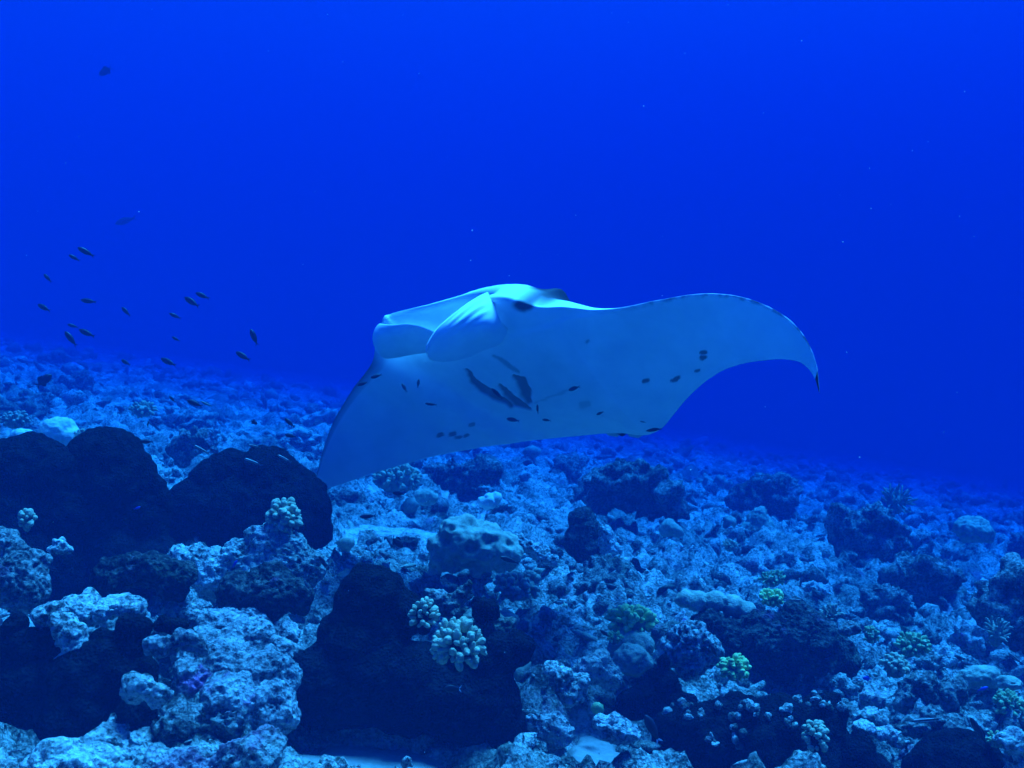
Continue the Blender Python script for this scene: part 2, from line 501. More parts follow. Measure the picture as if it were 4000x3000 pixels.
        rim = np.concatenate([np.arange(nv), np.arange(1, nu) * nv + nv - 1, (nu - 1) * nv + np.arange(nv - 2, -1, -1), np.arange(nu - 2, 0, -1) * nv])
        r2 = np.roll(rim, -1)
        f3 = np.stack([rim, r2, r2 + nu * nv, rim + nu * nv], 1)[:, ::-1]
        me_ = mesh_np('cephalic_fin', vv - base, np.concatenate([f1, f2, f3]))
        attr(me_, 'pigment', np.zeros(len(vv)))
        o_ = link('cephalic_fin', me_, MAT_SKIN, root)
        tag(o_, label)
        return o_
    # rows run from the root on the head to the tip; columns from the upper inner rim to the lower outer rim
    head_fin([
        [(1905,1140,5.06),(1925,1190,4.97),(1955,1255,4.98),(2012,1308,5.20)],
        [(1868,1158,5.00),(1880,1215,4.90),(1905,1285,4.92),(1945,1350,5.17)],
        [(1812,1194,4.92),(1818,1252,4.86),(1840,1318,4.93),(1870,1380,5.17)],
        [(1752,1240,4.86),(1755,1292,4.85),(1772,1350,4.93),(1800,1404,5.14)],
        [(1702,1288,4.83),(1705,1330,4.85),(1716,1374,4.92),(1738,1414,5.08)],
        [(1672,1340,4.83),(1674,1364,4.87),(1682,1390,4.92),(1698,1410,5.00)],
        [(1664,1372,4.86),(1666,1382,4.89),(1670,1392,4.92),(1678,1400,4.97)]],
        'broad unrolled head fin hanging below the eye', wr=.0045, thick=.014)
    head_fin([
        [(1700,1296,5.36),(1702,1322,5.40),(1704,1350,5.47),(1706,1374,5.56)],
        [(1640,1272,5.42),(1640,1304,5.46),(1645,1345,5.54),(1655,1380,5.64)],
        [(1585,1264,5.46),(1578,1306,5.50),(1582,1352,5.59),(1600,1388,5.70)],
        [(1535,1268,5.52),(1524,1312,5.56),(1528,1360,5.65),(1550,1398,5.75)],
        [(1500,1266,5.60),(1480,1312,5.64),(1485,1362,5.72),(1512,1402,5.82)],
        [(1482,1264,5.70),(1462,1312,5.73),(1470,1358,5.80),(1494,1394,5.88)],
        [(1472,1278,5.82),(1459,1314,5.83),(1466,1350,5.88),(1484,1380,5.93)]],
        'far head fin curling down from the other corner of the mouth', thick=.014)
    # eye
    v, f = ico(3)
    m, nt, b = new_mat('eye', 0.25, 0.5); b.inputs['Base Color'].default_value = (0.008, 0.008, 0.012, 1)
    link('eye', mesh_np('eye', v * np.array([1.25, .8, .9]), f), m, root, loc=at(2036, 1188, 4.955) - base, scale=.020)
    # pelvic fins and the slim tail, mostly hidden behind the body
    for (u, v_, Y, w) in ((2385, 1690, 5.93, 1), (2470, 1694, 5.82, -1)):
        p = at(u, v_, Y) - base
        q = [p + np.array(x) for x in ((-.05, -.03, .03), (.05, -.02, .03), (.07, .06, -.012), (.045, .085, -.03), (-.01, .07, -.02))]
        vv = np.array(q + [x + np.array((.0, .012, .016)) for x in q])
        n = len(q)
        bm = bmesh.new(); bv = [bm.verts.new(x) for x in vv]
        bm.faces.new(bv[:n]); bm.faces.new(bv[n:][::-1])
        for i in range(n): bm.faces.new((bv[i], bv[n + i], bv[n + (i + 1) % n], bv[(i + 1) % n]))
        bmesh.ops.recalc_face_normals(bm, faces=bm.faces)
        me_ = bpy.data.meshes.new('pelvic_fin'); bm.to_mesh(me_); bm.free()
        attr(me_, 'pigment', np.full(len(vv), .45))
        link('pelvic_fin', me_, MAT_SKIN, root)
    t = np.linspace(0, 1, 24)[:, None]
    cpt = at(2430, 1688, 5.86) - base + t * np.array([0, 1.25, .03]) + (t ** 2) * np.array([-.03, 0, .02])
    rad = (.022 * (1 - t) + .003)
    ang = np.linspace(0, 2 * math.pi, 10, endpoint=False)
    vv = np.concatenate([c + r * np.stack([np.cos(ang), 0 * ang, np.sin(ang)], 1) for c, r in zip(cpt, rad)])
    me_ = mesh_np('tail', vv, grid_faces(24, 10, wrap=True)); attr(me_, 'pigment', np.full(len(vv), .9))
    link('tail', me_, MAT_SKIN, root)
    return root
manta = make_manta()

# ------------------------------------------------------------------ reef materials
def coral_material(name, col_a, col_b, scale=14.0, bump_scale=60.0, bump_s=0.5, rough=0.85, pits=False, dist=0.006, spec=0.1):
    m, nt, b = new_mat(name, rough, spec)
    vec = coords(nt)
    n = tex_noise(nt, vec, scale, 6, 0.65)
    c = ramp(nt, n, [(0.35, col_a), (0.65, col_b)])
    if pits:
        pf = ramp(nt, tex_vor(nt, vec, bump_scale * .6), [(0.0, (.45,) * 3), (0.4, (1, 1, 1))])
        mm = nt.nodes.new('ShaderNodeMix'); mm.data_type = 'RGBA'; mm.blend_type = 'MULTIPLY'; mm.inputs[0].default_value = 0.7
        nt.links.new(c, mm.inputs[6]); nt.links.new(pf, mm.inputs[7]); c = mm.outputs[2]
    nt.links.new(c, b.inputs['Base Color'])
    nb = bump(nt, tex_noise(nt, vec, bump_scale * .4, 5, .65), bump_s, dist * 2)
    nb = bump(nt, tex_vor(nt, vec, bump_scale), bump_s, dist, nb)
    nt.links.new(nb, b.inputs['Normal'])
    return m
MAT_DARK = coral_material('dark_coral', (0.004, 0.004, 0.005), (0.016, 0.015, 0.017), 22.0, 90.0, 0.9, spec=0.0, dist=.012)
MAT_DARKROCK = rock_material('turf_dark_rock', (0.16, 0.15, 0.13), (0.05, 0.05, 0.045), (0.012, 0.013, 0.012), 0.3, 0.3, 4.0)
MAT_BANK = rock_material('shaded_bank_rock', (0.42, 0.40, 0.36), (0.13, 0.125, 0.11), (0.018, 0.02, 0.017), 0.2, 0.3, 31.0)  # dark tones put the shade of the far banks into the rock colour
MAT_DOME = coral_material('massive_coral', (0.24, 0.24, 0.17), (0.42, 0.41, 0.31), 16.0, 110.0, 0.5, pits=True)
MAT_PALE = coral_material('pale_coral', (0.52, 0.52, 0.44), (0.72, 0.71, 0.62), 12.0, 130.0, 0.4)
MAT_KNOB = coral_material('knobbed_coral', (0.32, 0.28, 0.17), (0.50, 0.45, 0.30), 20.0, 190.0, 0.35)
MAT_BASE = coral_material('coral_base', (0.16, 0.16, 0.11), (0.28, 0.27, 0.20), 18.0, 90.0, 0.6)
MAT_GREEN = coral_material('green_coral', (0.36, 0.50, 0.14), (0.58, 0.70, 0.28), 22.0, 190.0, 0.3)
MAT_OLIVE = coral_material('olive_coral', (0.20, 0.28, 0.12), (0.36, 0.44, 0.22), 20.0, 170.0, 0.35)
MAT_ROCK2 = rock_material('pale_reef_rock', (0.78, 0.76, 0.70), (0.54, 0.52, 0.47), (0.09, 0.09, 0.08), 0.25, 0.15, 9.0)
MAT_PURPLE = rock_material('crusted_reef_rock', (0.72, 0.69, 0.66), (0.48, 0.44, 0.44), (0.09, 0.08, 0.09), 0.9, 0.15, 13.0)
MAT_ROCK3 = rock_material('grey_reef_rock', (0.40, 0.39, 0.35), (0.20, 0.19, 0.17), (0.04, 0.042, 0.036), 0.25, 0.3, 21.0)
MAT_FINE = rock_material('fine_rubble', (0.78, 0.76, 0.70), (0.56, 0.54, 0.49), (0.16, 0.16, 0.14), 0.1, 0.1, 17.0, macro=0.0)
def sand_material():
    m, nt, b = new_mat('coral_sand', 0.95, 0.05)
    vec = coords(nt)
    c = ramp(nt, tex_noise(nt, vec, 30.0, 6, .7), [(.3, (.24, .23, .21)), (.7, (.36, .35, .32))])  # darker than real pale sand: the shade over it is put into the colour
    nt.links.new(c, b.inputs['Base Color'])
    nb = bump(nt, tex_noise(nt, vec, 18.0, 6, .6), .5, .02)
    nb = bump(nt, tex_noise(nt, vec, 160.0, 3, .6), .4, .004, nb)
    nt.links.new(nb, b.inputs['Normal'])
    return m
MAT_SAND = sand_material()

# ------------------------------------------------------------------ bodies grown from overlapping balls
def displaced(v, nr, amp, fr, seed, knob=0.0, kfr=6.0, pit=0.0, pfr=9.0):
    h = amp * fbm(v * fr + seed, 5, 0.55)
    if knob: h = h + knob * (0.5 - cells(v * kfr + seed))
    if pit: h = h - pit * (1 - sstep(.15, .5, cells(v * pfr + seed * 2)))
    return v + nr * h[:, None]
def blob_mesh(name, balls, voxel, amp=0.01, fr=6.0, seed=0.0, knob=0.0, kfr=6.0, pit=0.0, pfr=9.0):
    """balls: (centre xyz, radius or three radii) -> one closed skin over all of them (object space)."""
    vs, fs, n = [], [], 0
    v0, f0 = ico(3)
    for c, r in balls:
        vs.append(v0 * np.asarray(r, float) + np.asarray(c, float)); fs.append(f0 + n); n += len(v0)
    me = mesh_np(name, np.concatenate(vs), np.concatenate(fs))
    o = bpy.data.objects.new('tmp', me); COL.objects.link(o)
    md = o.modifiers.new('r', 'REMESH'); md.mode = 'VOXEL'; md.voxel_size = voxel
    sm = o.modifiers.new('s', 'SMOOTH'); sm.iterations = 4; sm.factor = 0.5
    dg = bpy.context.evaluated_depsgraph_get()
    out = bpy.data.meshes.new_from_object(o.evaluated_get(dg))
    bpy.data.objects.remove(o); bpy.data.meshes.remove(me)
    out.name = name
    nv = len(out.vertices)
    v = np.empty(nv * 3, np.float32); out.vertices.foreach_get('co', v); v = v.reshape(-1, 3).astype(float)
    nr = np.empty(nv * 3, np.float32); out.vertices.foreach_get('normal', nr); nr = nr.reshape(-1, 3).astype(float)
    v = displaced(v, nr, amp, fr, seed, knob, kfr, pit, pfr)
    out.vertices.foreach_set('co', v.astype(np.float32).ravel())
    out.update()
    out.polygons.foreach_set('use_smooth', np.ones(len(out.polygons), bool))
    return out
def px_balls(Y, lst, base):
    """(u, v, radius_px[, dY, flat_x, flat_y, flat_z]) -> balls about base."""
    out = []
    for e in lst:
        u, v, r = e[:3]; dY = e[3] if len(e) > 3 else 0.0
        fl = np.array(e[4:7]) if len(e) > 6 else np.ones(3)
        yy = Y + dY
        out.append((at(u, v, yy) - base, fl * r * yy / FPX))
    return out
def coral_body(name, label, cat, Y, lst, mat, voxel=0.012, group=None, **kw):
    """A thing of one body: its origin on the bed under its first ball."""
    u, v = lst[0][0], lst[0][1]; Y = far(Y)
    c = at(u, v, Y)
    base = np.array([c[0], c[1], bed(c[0], c[1])])
    me = blob_mesh(name, px_balls(Y, lst, base), voxel, **kw)
    o = link(name, me, mat, loc=base)
    return tag(o, label, cat, group)
def lobed(name, label, cat, Y, lst, mat, voxel=0.012, lobes=(), part='lobe', group=None, **kw):
    """A thing with its main body and lobes as parts."""
    u, v = lst[0][0], lst[0][1]; Y = far(Y)
    c = at(u, v, Y)
    base = np.array([c[0], c[1], bed(c[0], c[1])])
    root = empty(name, base, label, cat, group)
    link('body', blob_mesh(name, px_balls(Y, lst, base), voxel, **kw), mat, root)
    for i, e in enumerate(lobes):
        kk = dict(kw); kk['seed'] = kw.get('seed', 0) + i * 3.3
        link(part, blob_mesh(part, px_balls(Y, e if isinstance(e, list) else [e], base), voxel, **kk), mat, root)
    return root

# ------------------------------------------------------------------ finger and knob corals
def finger_mesh(seed, length, r0, r1, bulb=1.0):
    nu, nv = 11, 10
    ang = np.linspace(0, 2 * math.pi, nv, endpoint=False)
    rs = np.random.default_rng(seed)
    bend = rs.normal(size=2) * .18
    rows = []
    for t in np.linspace(0, 1, nu):
        cap = math.sqrt(max(1 - max((t - .72) / .28, 0) ** 2, 0.0))
        r = (r0 + (r1 - r0) * t) * (1 + (bulb - 1) * math.sin(math.pi * min(t, .9)) ** 2) * max(cap, .02)
        cx, cy = bend * length * t * t
        rows.append(np.stack([cx + r * np.cos(ang), cy + r * np.sin(ang), np.full(nv, t * length)], 1))
    v = np.concatenate(rows)
    v = v + 0.10 * r0 * np.stack([fbm(v / r0 * .9 + seed, 2), fbm(v / r0 * .9 + seed + 9, 2), fbm(v / r0 * .9 + seed + 19, 2)], 1) * 2
    f = grid_faces(nu, nv, wrap=True)
    return mesh_np('finger', v, f[:, ::-1])
_FM = {}
def finger_coral(label, u, v, Y, wpx, hpx, n, flen=.35, frad=.13, mat=None, seed=1, spread=1.0, toward=0.55, name='finger_coral', bulb=1.15, group=None, base_mat=None):
    """A colony: low base and n fingers pointing out of it. wpx, hpx: its size in the picture; u, v: its centre."""
    mat = mat or MAT_KNOB; Y = far(Y)
    rs = np.random.default_rng(seed)
    W, H = wpx * Y / FPX / 2, hpx * Y / FPX / 2
    c = at(u, v, Y)
    base = c - np.array([0, 0, H])
    root = empty(name, base, label, 'coral', group)
    core = np.array([W, (W + H) / 2, H]) * (1 - .75 * flen)
    link('base', blob_mesh('base', [(np.array([0, 0, H]), core), (np.array([0, 0, H * .5]), core * np.array([.8, .8, .9]))], max(W, H) / 9, amp=.1 * W, fr=1.2 / W, seed=seed), base_mat or MAT_BASE, root)  # a dark base puts the shade between the fingers into colour
    R = (W + H) / 2
    L, r0 = flen * R * 1.25, frad * R
    key = (round(flen, 2), round(frad, 2), round(bulb, 2))
    if key not in _FM:
        _FM[key] = [finger_mesh(100 * len(_FM) + k, flen * 1.25, frad * .85, frad, bulb) for k in range(5)]
    gold = math.pi * (3 - math.sqrt(5))
    k = 0
    tot = int(n * 1.75)
    for i in range(tot):
        z = 1 - (i + .5) / tot * 1.8
        a = gold * i + rs.normal() * .35; z = min(1, max(-.85, z + rs.normal() * .06))
        s = math.sqrt(max(1 - z * z, 0))
        dv = np.array([s * math.cos(a), s * math.sin(a), z])
        if dv[1] > .25 and dv[2] < .35: continue
        if dv[2] < -.2 and dv[1] > -.1: continue
        k += 1
        p = np.array([0, 0, H]) + dv * core * .92
        dd = dv * np.array([1 / W, 1 / R, 1 / H]) * R + rs.normal(size=3) * .22 * spread + np.array([0, 0, .35])
        q = Vector(dd).to_track_quat('Z', 'Y')
        sc = R * rs.uniform(.62, 1.18)
        me = _FM[key][rs.integers(5)]
        if me.materials and me.materials[0] != mat:
            mk = key + (mat.name,)
            if mk not in _FM:
                _FM[mk] = [x.copy() for x in _FM[key]]
                for x in _FM[mk]: x.materials.clear(); x.materials.append(mat)
            me = _FM[mk][rs.integers(5)]
        o = link('finger', me, mat, root, loc=p, scale=sc)
        o.rotation_mode = 'QUATERNION'; o.rotation_quaternion = q
    return root

# ------------------------------------------------------------------ stones
def stone_shape(sub, seed, kind):
    rs = np.random.default_rng(seed)
    v, f = ico(sub)
    if kind == 0:                                   # worn lump with pits
        r = 1 + .6 * noise(v * 1.3 + seed) + .5 * noise(v * 2.9 + seed * 2) + .22 * noise(v * 6.1 + seed) - .34 * (1 - sstep(.1, .5, cells(v * 2.4 + seed)))
        s = np.array([1, rs.uniform(.7, 1), rs.uniform(.45, .8)])
    elif kind == 1:                                 # knobby lump
        r = .85 + .45 * noise(v * 1.4 + seed) + .75 * (.55 - cells(v * 2.3 + seed)) + .2 * noise(v * 6.1 + seed)
        s = np.array([1, rs.uniform(.8, 1), rs.uniform(.6, 1)])
    elif kind == 2:                                 # broken branch
        r = 1 + .35 * noise(v * 2.0 + seed) + .2 * noise(v * 4.2 + seed)
        s = np.array([1.5, .38, .36])
    else:                                           # plate
        r = 1 + .5 * noise(v * np.array([2.0, 2.0, .4]) + seed) + .25 * noise(v * 4 + seed)
        s = np.array([1.1, .9, .24])
    v = v * r[:, None] * s
    if kind == 2: v[:, 1] += .25 * v[:, 0] ** 2 * rs.uniform(-1, 1)
    return v, f
def rot_matrices(rs, n, tilt=.6):
    a = rs.uniform(0, 2 * math.pi, n); b = rs.normal(size=n) * tilt; c = rs.normal(size=n) * tilt
    ca, sa, cb, sb, cc, sc = np.cos(a), np.sin(a), np.cos(b), np.sin(b), np.cos(c), np.sin(c)
    z = np.zeros(n); o = np.ones(n)
    Rz = np.stack([ca, -sa, z, sa, ca, z, z, z, o], 1).reshape(-1, 3, 3)
    Rx = np.stack([o, z, z, z, cb, -sb, z, sb, cb], 1).reshape(-1, 3, 3)
    Ry = np.stack([cc, z, sc, z, o, z, -sc, z, cc], 1).reshape(-1, 3, 3)
    return Rz @ Rx @ Ry

# ------------------------------------------------------------------ bare sand in the pockets of the rock
def make_sand():
    for (u, v, a, b_), lab in zip(SAND, ['shadowed smooth sand patch under the tall black pillar coral', 'bright pale sand patch between two purple-tinged boulders',
                                         'small bright sand pocket beside the larger green finger coral', 'bright sand pocket at the foot of the black humped mound', 'broad pale patch of fine rubble uphill of the large pitted boulder']):
        p = on_bed(u, v); fy, ny = on_bed(u, v - b_)[1], on_bed(u, v + b_)[1]
        A, B = a * p[1] / FPX * 1.25, (fy - ny) / 2 * 1.25
        nr, na = 40, 120
        r = np.linspace(.02, 1, nr); t = np.linspace(0, 2 * math.pi, na, endpoint=False)
        RR, TT = np.meshgrid(r, t, indexing='ij')
        wob = 1 + .18 * np.sin(TT * 3 + u) + .10 * np.sin(TT * 7 + v)
        x = p[0] + A * RR * wob * np.cos(TT); y = p[1] + B * RR * wob * np.sin(TT)
        x, y = x.ravel(), y.ravel()
        q = np.stack([x, y, 0 * x], 1)
        z = bed(x, y) - .06 + .012 * fbm(q * 5, 3) + (.02 * (.5 - cells(q * 13)) + .012 * (.5 - cells(q * 30)) if 'rubble' in lab else 0) - .09 * (RR.ravel() ** 6)
        o = link('gravel' if 'rubble' in lab else 'sand', mesh_np('sand', np.stack([x, y, z], 1), grid_faces(nr, na, wrap=True)), MAT_FINE if 'rubble' in lab else MAT_SAND)
        tag(o, lab, None, None, 'structure')
make_sand()

# ------------------------------------------------------------------ the big dark corals in front
def Yb(u, v): return 1.0 / (1.0 / float(on_bed(u, v)[1]) + 0.0423)
DK = dict(amp=.024, fr=5.0, voxel=.010, knob=.020, kfr=15.0)
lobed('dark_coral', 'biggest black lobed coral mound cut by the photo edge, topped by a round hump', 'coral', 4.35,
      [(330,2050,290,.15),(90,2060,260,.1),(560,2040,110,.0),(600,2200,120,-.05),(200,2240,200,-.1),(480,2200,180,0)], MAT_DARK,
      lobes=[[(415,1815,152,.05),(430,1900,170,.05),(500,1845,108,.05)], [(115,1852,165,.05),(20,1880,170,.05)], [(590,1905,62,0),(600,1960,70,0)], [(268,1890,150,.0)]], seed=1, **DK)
lobed('dark_coral', 'black humped coral mound behind the pale knobbed coral, hiding the ray\'s lower wing tip', 'coral', 4.75,
      [(960,2020,225,.1),(800,2010,165,.05),(1100,1990,190,.1),(700,2030,95,.0),(900,2120,180,.05)], MAT_DARK,
      lobes=[[(1040,1872,132,.05),(980,1890,120,.05),(1090,1900,120,.05)], [(900,1858,105,.05),(850,1900,110,.05)], [(1225,1990,72,.0),(1190,2060,105,.0),(1245,2080,50,.0)]], seed=2, **DK)
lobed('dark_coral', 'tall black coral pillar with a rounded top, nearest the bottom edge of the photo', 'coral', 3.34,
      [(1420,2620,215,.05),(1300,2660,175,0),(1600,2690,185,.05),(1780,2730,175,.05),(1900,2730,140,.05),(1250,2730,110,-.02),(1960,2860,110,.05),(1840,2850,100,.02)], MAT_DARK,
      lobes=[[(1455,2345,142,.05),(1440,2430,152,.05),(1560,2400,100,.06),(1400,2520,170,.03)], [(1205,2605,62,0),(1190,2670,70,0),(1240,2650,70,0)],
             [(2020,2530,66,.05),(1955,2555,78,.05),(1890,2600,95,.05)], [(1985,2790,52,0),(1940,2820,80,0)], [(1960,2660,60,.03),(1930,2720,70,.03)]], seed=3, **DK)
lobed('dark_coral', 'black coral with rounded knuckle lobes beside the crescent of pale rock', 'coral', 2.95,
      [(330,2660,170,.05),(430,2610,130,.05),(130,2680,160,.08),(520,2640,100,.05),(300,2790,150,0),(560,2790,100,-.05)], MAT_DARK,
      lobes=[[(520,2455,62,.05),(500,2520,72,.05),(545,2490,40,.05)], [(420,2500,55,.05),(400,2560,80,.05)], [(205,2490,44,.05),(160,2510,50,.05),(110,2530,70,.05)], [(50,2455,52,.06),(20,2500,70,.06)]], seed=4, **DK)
lobed('dark_coral', 'small flat black coral lump lying on speckled pale rock', 'coral', 3.05,
      [(665,2440,34,.0,2.0,1.2,.95),(640,2425,30,0),(705,2445,30,0)], MAT_DARK, lobes=[[(740,2462,18,0,1.3,1,.8)]], seed=5, **{**DK, 'voxel': .007})
lobed('dark_coral', 'black cone-topped coral at the bottom edge under a pale rock slab', 'coral', 3.45,
      [(3340,2960,88,0),(3300,2990,80,0),(3420,3010,70,0)], MAT_DARK, lobes=[[(3362,2895,44,0),(3366,2870,28,0)]], seed=6, **DK)
lobed('dark_coral', 'broad black dome coral at the bottom edge below a long dark fish', 'coral', 3.45,
      [(3735,2985,135,0,1.25,1,1),(3660,2990,110,0),(3830,3000,110,0)], MAT_DARK, lobes=[[(3600,3000,70,0)], [(3760,2930,72,0,1.3,1,.95)]], seed=7, **DK)
lobed('dark_coral', 'little black knob coral ringed by pale boulders', 'coral', Yb(2100,2750),
      [(2098,2706,34,0),(2080,2730,20,0),(2125,2728,22,0)], MAT_DARK, lobes=[[(2075,2700,18,-.01)], [(2126,2708,17,-.01)]], seed=8, **{**DK, 'voxel': .008})
lobed('dark_coral', 'black lump on the branching rock beside the cluster of knobbed corals', 'coral', 3.42,
      [(1885,2385,52,.05),(1920,2370,36,.05),(1920,2395,34,.05)], MAT_DARK, lobes=[[(1868,2352,22,.05)]], seed=9, **{**DK, 'voxel': .009})
lobed('dark_coral', 'dark coral stump standing alone on the mid reef with a pale flank', 'coral', 6.1,
      [(2285,2075,62,0),(2270,2120,70,0),(2300,2150,70,0),(2330,2090,40,.02)], MAT_DARKROCK, lobes=[[(2280,2020,46,0),(2255,2030,36,0)]], seed=10, **DK)
lobed('dark_coral', 'slanting black fan of coral rock above the crusted ledge', 'coral', 3.75,
      [(2560,2740,90,0,1.6,.6,.8),(2580,2670,70,0,1.2,.6,1),(2480,2775,60,0,1.4,.6,.6),(2660,2740,60,0,1.2,.6,.8)], MAT_DARK,
      lobes=[[(2592,2600,40,0,.8,.6,1.2),(2600,2560,14,0,.9,.6,1.6)]], seed=11, **{**DK, 'amp': .02, 'fr': 12.0})
lobed('dark_coral', 'small black mushroom-shaped coral sitting between pale boulders on the slope', 'coral', Yb(2480,2260),
      [(2475,2225,30,0,1,1,1.2),(2500,2250,34,0),(2460,2260,36,0)], MAT_DARK, lobes=[[(2472,2200,24,0)]], seed=12, **{**DK, 'voxel': .009})
# dark masses fading in the haze, mid and far reef; shade is in their colour
FAR_DARK = [
 ('wide dark coral bank in the haze below the ray\'s tail', 7.6, [(2430,1900,95,0,1.5,1,1),(2560,1920,90,0),(2350,1940,70,0),(2480,1850,60,0),(2620,1960,70,0)]),  # shadow mass built as a solid bank in dark rock colour
 ('dark square coral block right under the ray\'s rear edge', 8.2, [(1790,1850,66,0,1.6,1,.9),(1700,1850,50,0),(1890,1850,52,0)]),
 ('dark shaggy coral bank beside the distant dome coral', 7.4, [(3390,2070,85,0),(3320,2100,80,0),(3470,2110,90,0),(3440,2020,60,0),(3300,2030,50,0)]),
 ('dark rounded coral on the hazy slope above the cone coral', 9.2, [(2960,1930,75,0),(3040,1940,70,0),(2900,1950,60,0)]),
 ('black coral bank cut by the photo edge beyond the twin dome corals', 5.2, [(3960,2330,130,0),(3900,2400,110,0),(3990,2440,140,0)]),
 ('dark coral bank above the twin dome corals with pale twigs', 6.4, [(3560,2230,80,0),(3640,2260,80,0),(3480,2250,60,0),(3720,2240,60,0)]),
 ('dim dark mound high on the far slope under the fish school', 13.5, [(230,1420,50,0),(180,1430,40,0),(290,1440,38,0)]),
 ('dim dark coral hump behind the lone fish with spread fins', 11.0, [(300,1520,60,0),(240,1530,50,0)]),
 ('dark coral hollow between two black mounds and the ray\'s wing', 7.0, [(770,1730,60,0),(720,1740,50,0),(820,1745,46,0)]),
]
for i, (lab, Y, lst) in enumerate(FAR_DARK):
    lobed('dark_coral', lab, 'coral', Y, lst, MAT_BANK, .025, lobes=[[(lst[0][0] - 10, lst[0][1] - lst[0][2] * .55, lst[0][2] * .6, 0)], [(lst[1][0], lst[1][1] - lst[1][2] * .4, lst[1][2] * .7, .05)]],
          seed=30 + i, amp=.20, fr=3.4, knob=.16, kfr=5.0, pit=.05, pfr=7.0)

# ------------------------------------------------------------------ rocks and ledges in front
RK = dict(amp=.040, fr=9.0, pit=.012, pfr=38.0, voxel=.0075, knob=.011, kfr=26.0)
def rock(label, Y, lst, mat=None, name='rock', **kw):
    k = {**RK, **kw}
    return coral_body(name, label, 'rock', Y, lst, mat or MAT_ROCK2, **k)
rock('pale rock ridge carrying the knobbed coral in front of the black mound', 4.15,
     [(830,2240,100,.05),(760,2190,70,.05),(930,2200,90,.05),(1040,2130,75,.05),(1010,2200,90,.05),(1120,2180,85,.05),(1200,2220,75,.05),(1150,2135,60,.06),(1090,2125,62,.06),(1020,2115,58,.06),(700,2170,50,.05),(1060,2080,45,.05)], seed=41)
rock('large pale speckled rock slope with purple crust in the lower corner', 3.0,
     [(880,2640,150,.30),(780,2560,110,.45),(960,2540,130,.52),(1020,2660,135,.28),(760,2670,100,.22),(1090,2580,90,.48),(860,2470,95,.70),(980,2460,85,.78),(900,2750,120,.08),(1060,2770,110,.10),(700,2400,70,.85),(780,2400,60,.90),(1110,2480,60,.80)], MAT_PURPLE, seed=42, voxel=.0075)
rock('crescent-shaped pale rock curling round a black coral lobe', 2.98,
     [(250,2440,55,0),(290,2480,50,-.02),(300,2530,45,-.04),(270,2575,42,-.05),(220,2590,36,-.05),(200,2400,55,.03)], seed=43, voxel=.007)
rock('pale lumpy boulder topping the rock pile below the first black mound', 3.25,
     [(300,2370,58,.1,1.3,1.3,.8),(340,2400,48,.05),(240,2390,48,.1),(350,2345,36,.2)], seed=44, voxel=.008)
rock('second pale lumpy boulder beside a flat black coral lump', 3.2,
     [(450,2370,62,.1,1.3,1.3,.8),(510,2385,48,.1),(400,2395,44,.05)], seed=45, voxel=.008)
rock('purple-tinged overhanging rock below the flat black coral lump', 2.95,
     [(720,2510,50,0,1.3,1,.8),(660,2530,46,0),(780,2530,40,0),(600,2520,34,0)], MAT_PURPLE, seed=46, voxel=.007)
rock('pale rock hump under the black knuckle coral', 2.75,
     [(570,2690,62,0,1.2,1,.9),(610,2720,50,0),(530,2700,48,.02)], seed=47, voxel=.008)
rock('blue-grey rock bank along the photo edge below the first black mound', 3.5,
     [(40,2260,110,0),(120,2300,80,0),(60,2180,70,.05),(150,2200,60,.05),(20,2120,60,.05)], MAT_ROCK3, seed=48)
rock('dark crumbling rock shelf under the pale ridge', 3.6,
     [(560,2230,90,0,1.4,1,.8),(680,2260,80,0),(450,2250,80,0),(1060,2310,110,.1),(930,2320,90,.1),(1160,2330,70,.1)], MAT_DARKROCK, seed=49)
rock('low rubble rock bank along the bottom edge', 2.62,
     [(420,2990,110,0,1.6,1,.7),(700,2990,100,0,1.5,1,.7),(960,2960,110,0,1.3,1,.8),(200,3010,110,0),(1060,2890,70,.05)], seed=50)
rock('branching pale rock mass behind the black pillar\'s shoulder', 3.52,
     [(1760,2380,50,0),(1800,2320,36,0),(1720,2340,40,0),(1830,2290,24,0),(1680,2320,30,0),(1860,2420,50,0),(1920,2440,60,0),(1980,2450,40,0)], MAT_ROCK3, seed=51, voxel=.008, amp=.03, fr=12)
rock('large pitted boulder with an overhanging hollow in the middle of the reef', 5.1,
     [(1800,2120,105,0),(1740,2140,75,0),(1890,2130,100,0),(1960,2150,80,0),(1990,2170,60,0),(1720,2190,50,-.03),(1690,2240,30,-.05),(1770,2220,24,-.05),(1860,2235,30,-.03)], MAT_DOME, seed=52, pit=.04, pfr=9.0, voxel=.013)
rock('long leaning rock spur behind the large pitted boulder', 5.3,
     [(2060,2130,30,0),(2090,2150,30,0),(2120,2170,28,0),(2150,2190,24,0),(2030,2110,26,0)], seed=53)
rock('big rounded boulder with dark pocks upslope of the green finger coral pair', 3.95,
     [(2690,2510,85,0),(2640,2540,70,0),(2740,2530,70,0),(2600,2580,50,0),(2700,2580,70,0),(2780,2560,36,0)], MAT_ROCK2, seed=54, pit=.03)
rock('smooth grey log-shaped ledge over a dark hollow', 4.55,
     [(2720,2350,42,0),(2790,2352,45,0),(2860,2365,46,0),(2910,2385,44,0),(2670,2340,36,0)], MAT_DOME, seed=55, amp=.015, pit=0)
rock('dark hollowed rock wall below the smooth log-shaped ledge', 4.45,
     [(2860,2520,110,.1),(2960,2500,120,.1),(3060,2520,130,.1),(3180,2540,130,.1),(3120,2440,90,.1),(2780,2470,80,.1),(3260,2560,90,.1)], MAT_DARKROCK, seed=56, amp=.06, fr=6)
rock('pale boulder with a split face downslope of the black pillar', 3.5,
     [(2190,2660,62,0),(2230,2700,62,0),(2160,2620,44,0),(2260,2660,44,0)], seed=57)
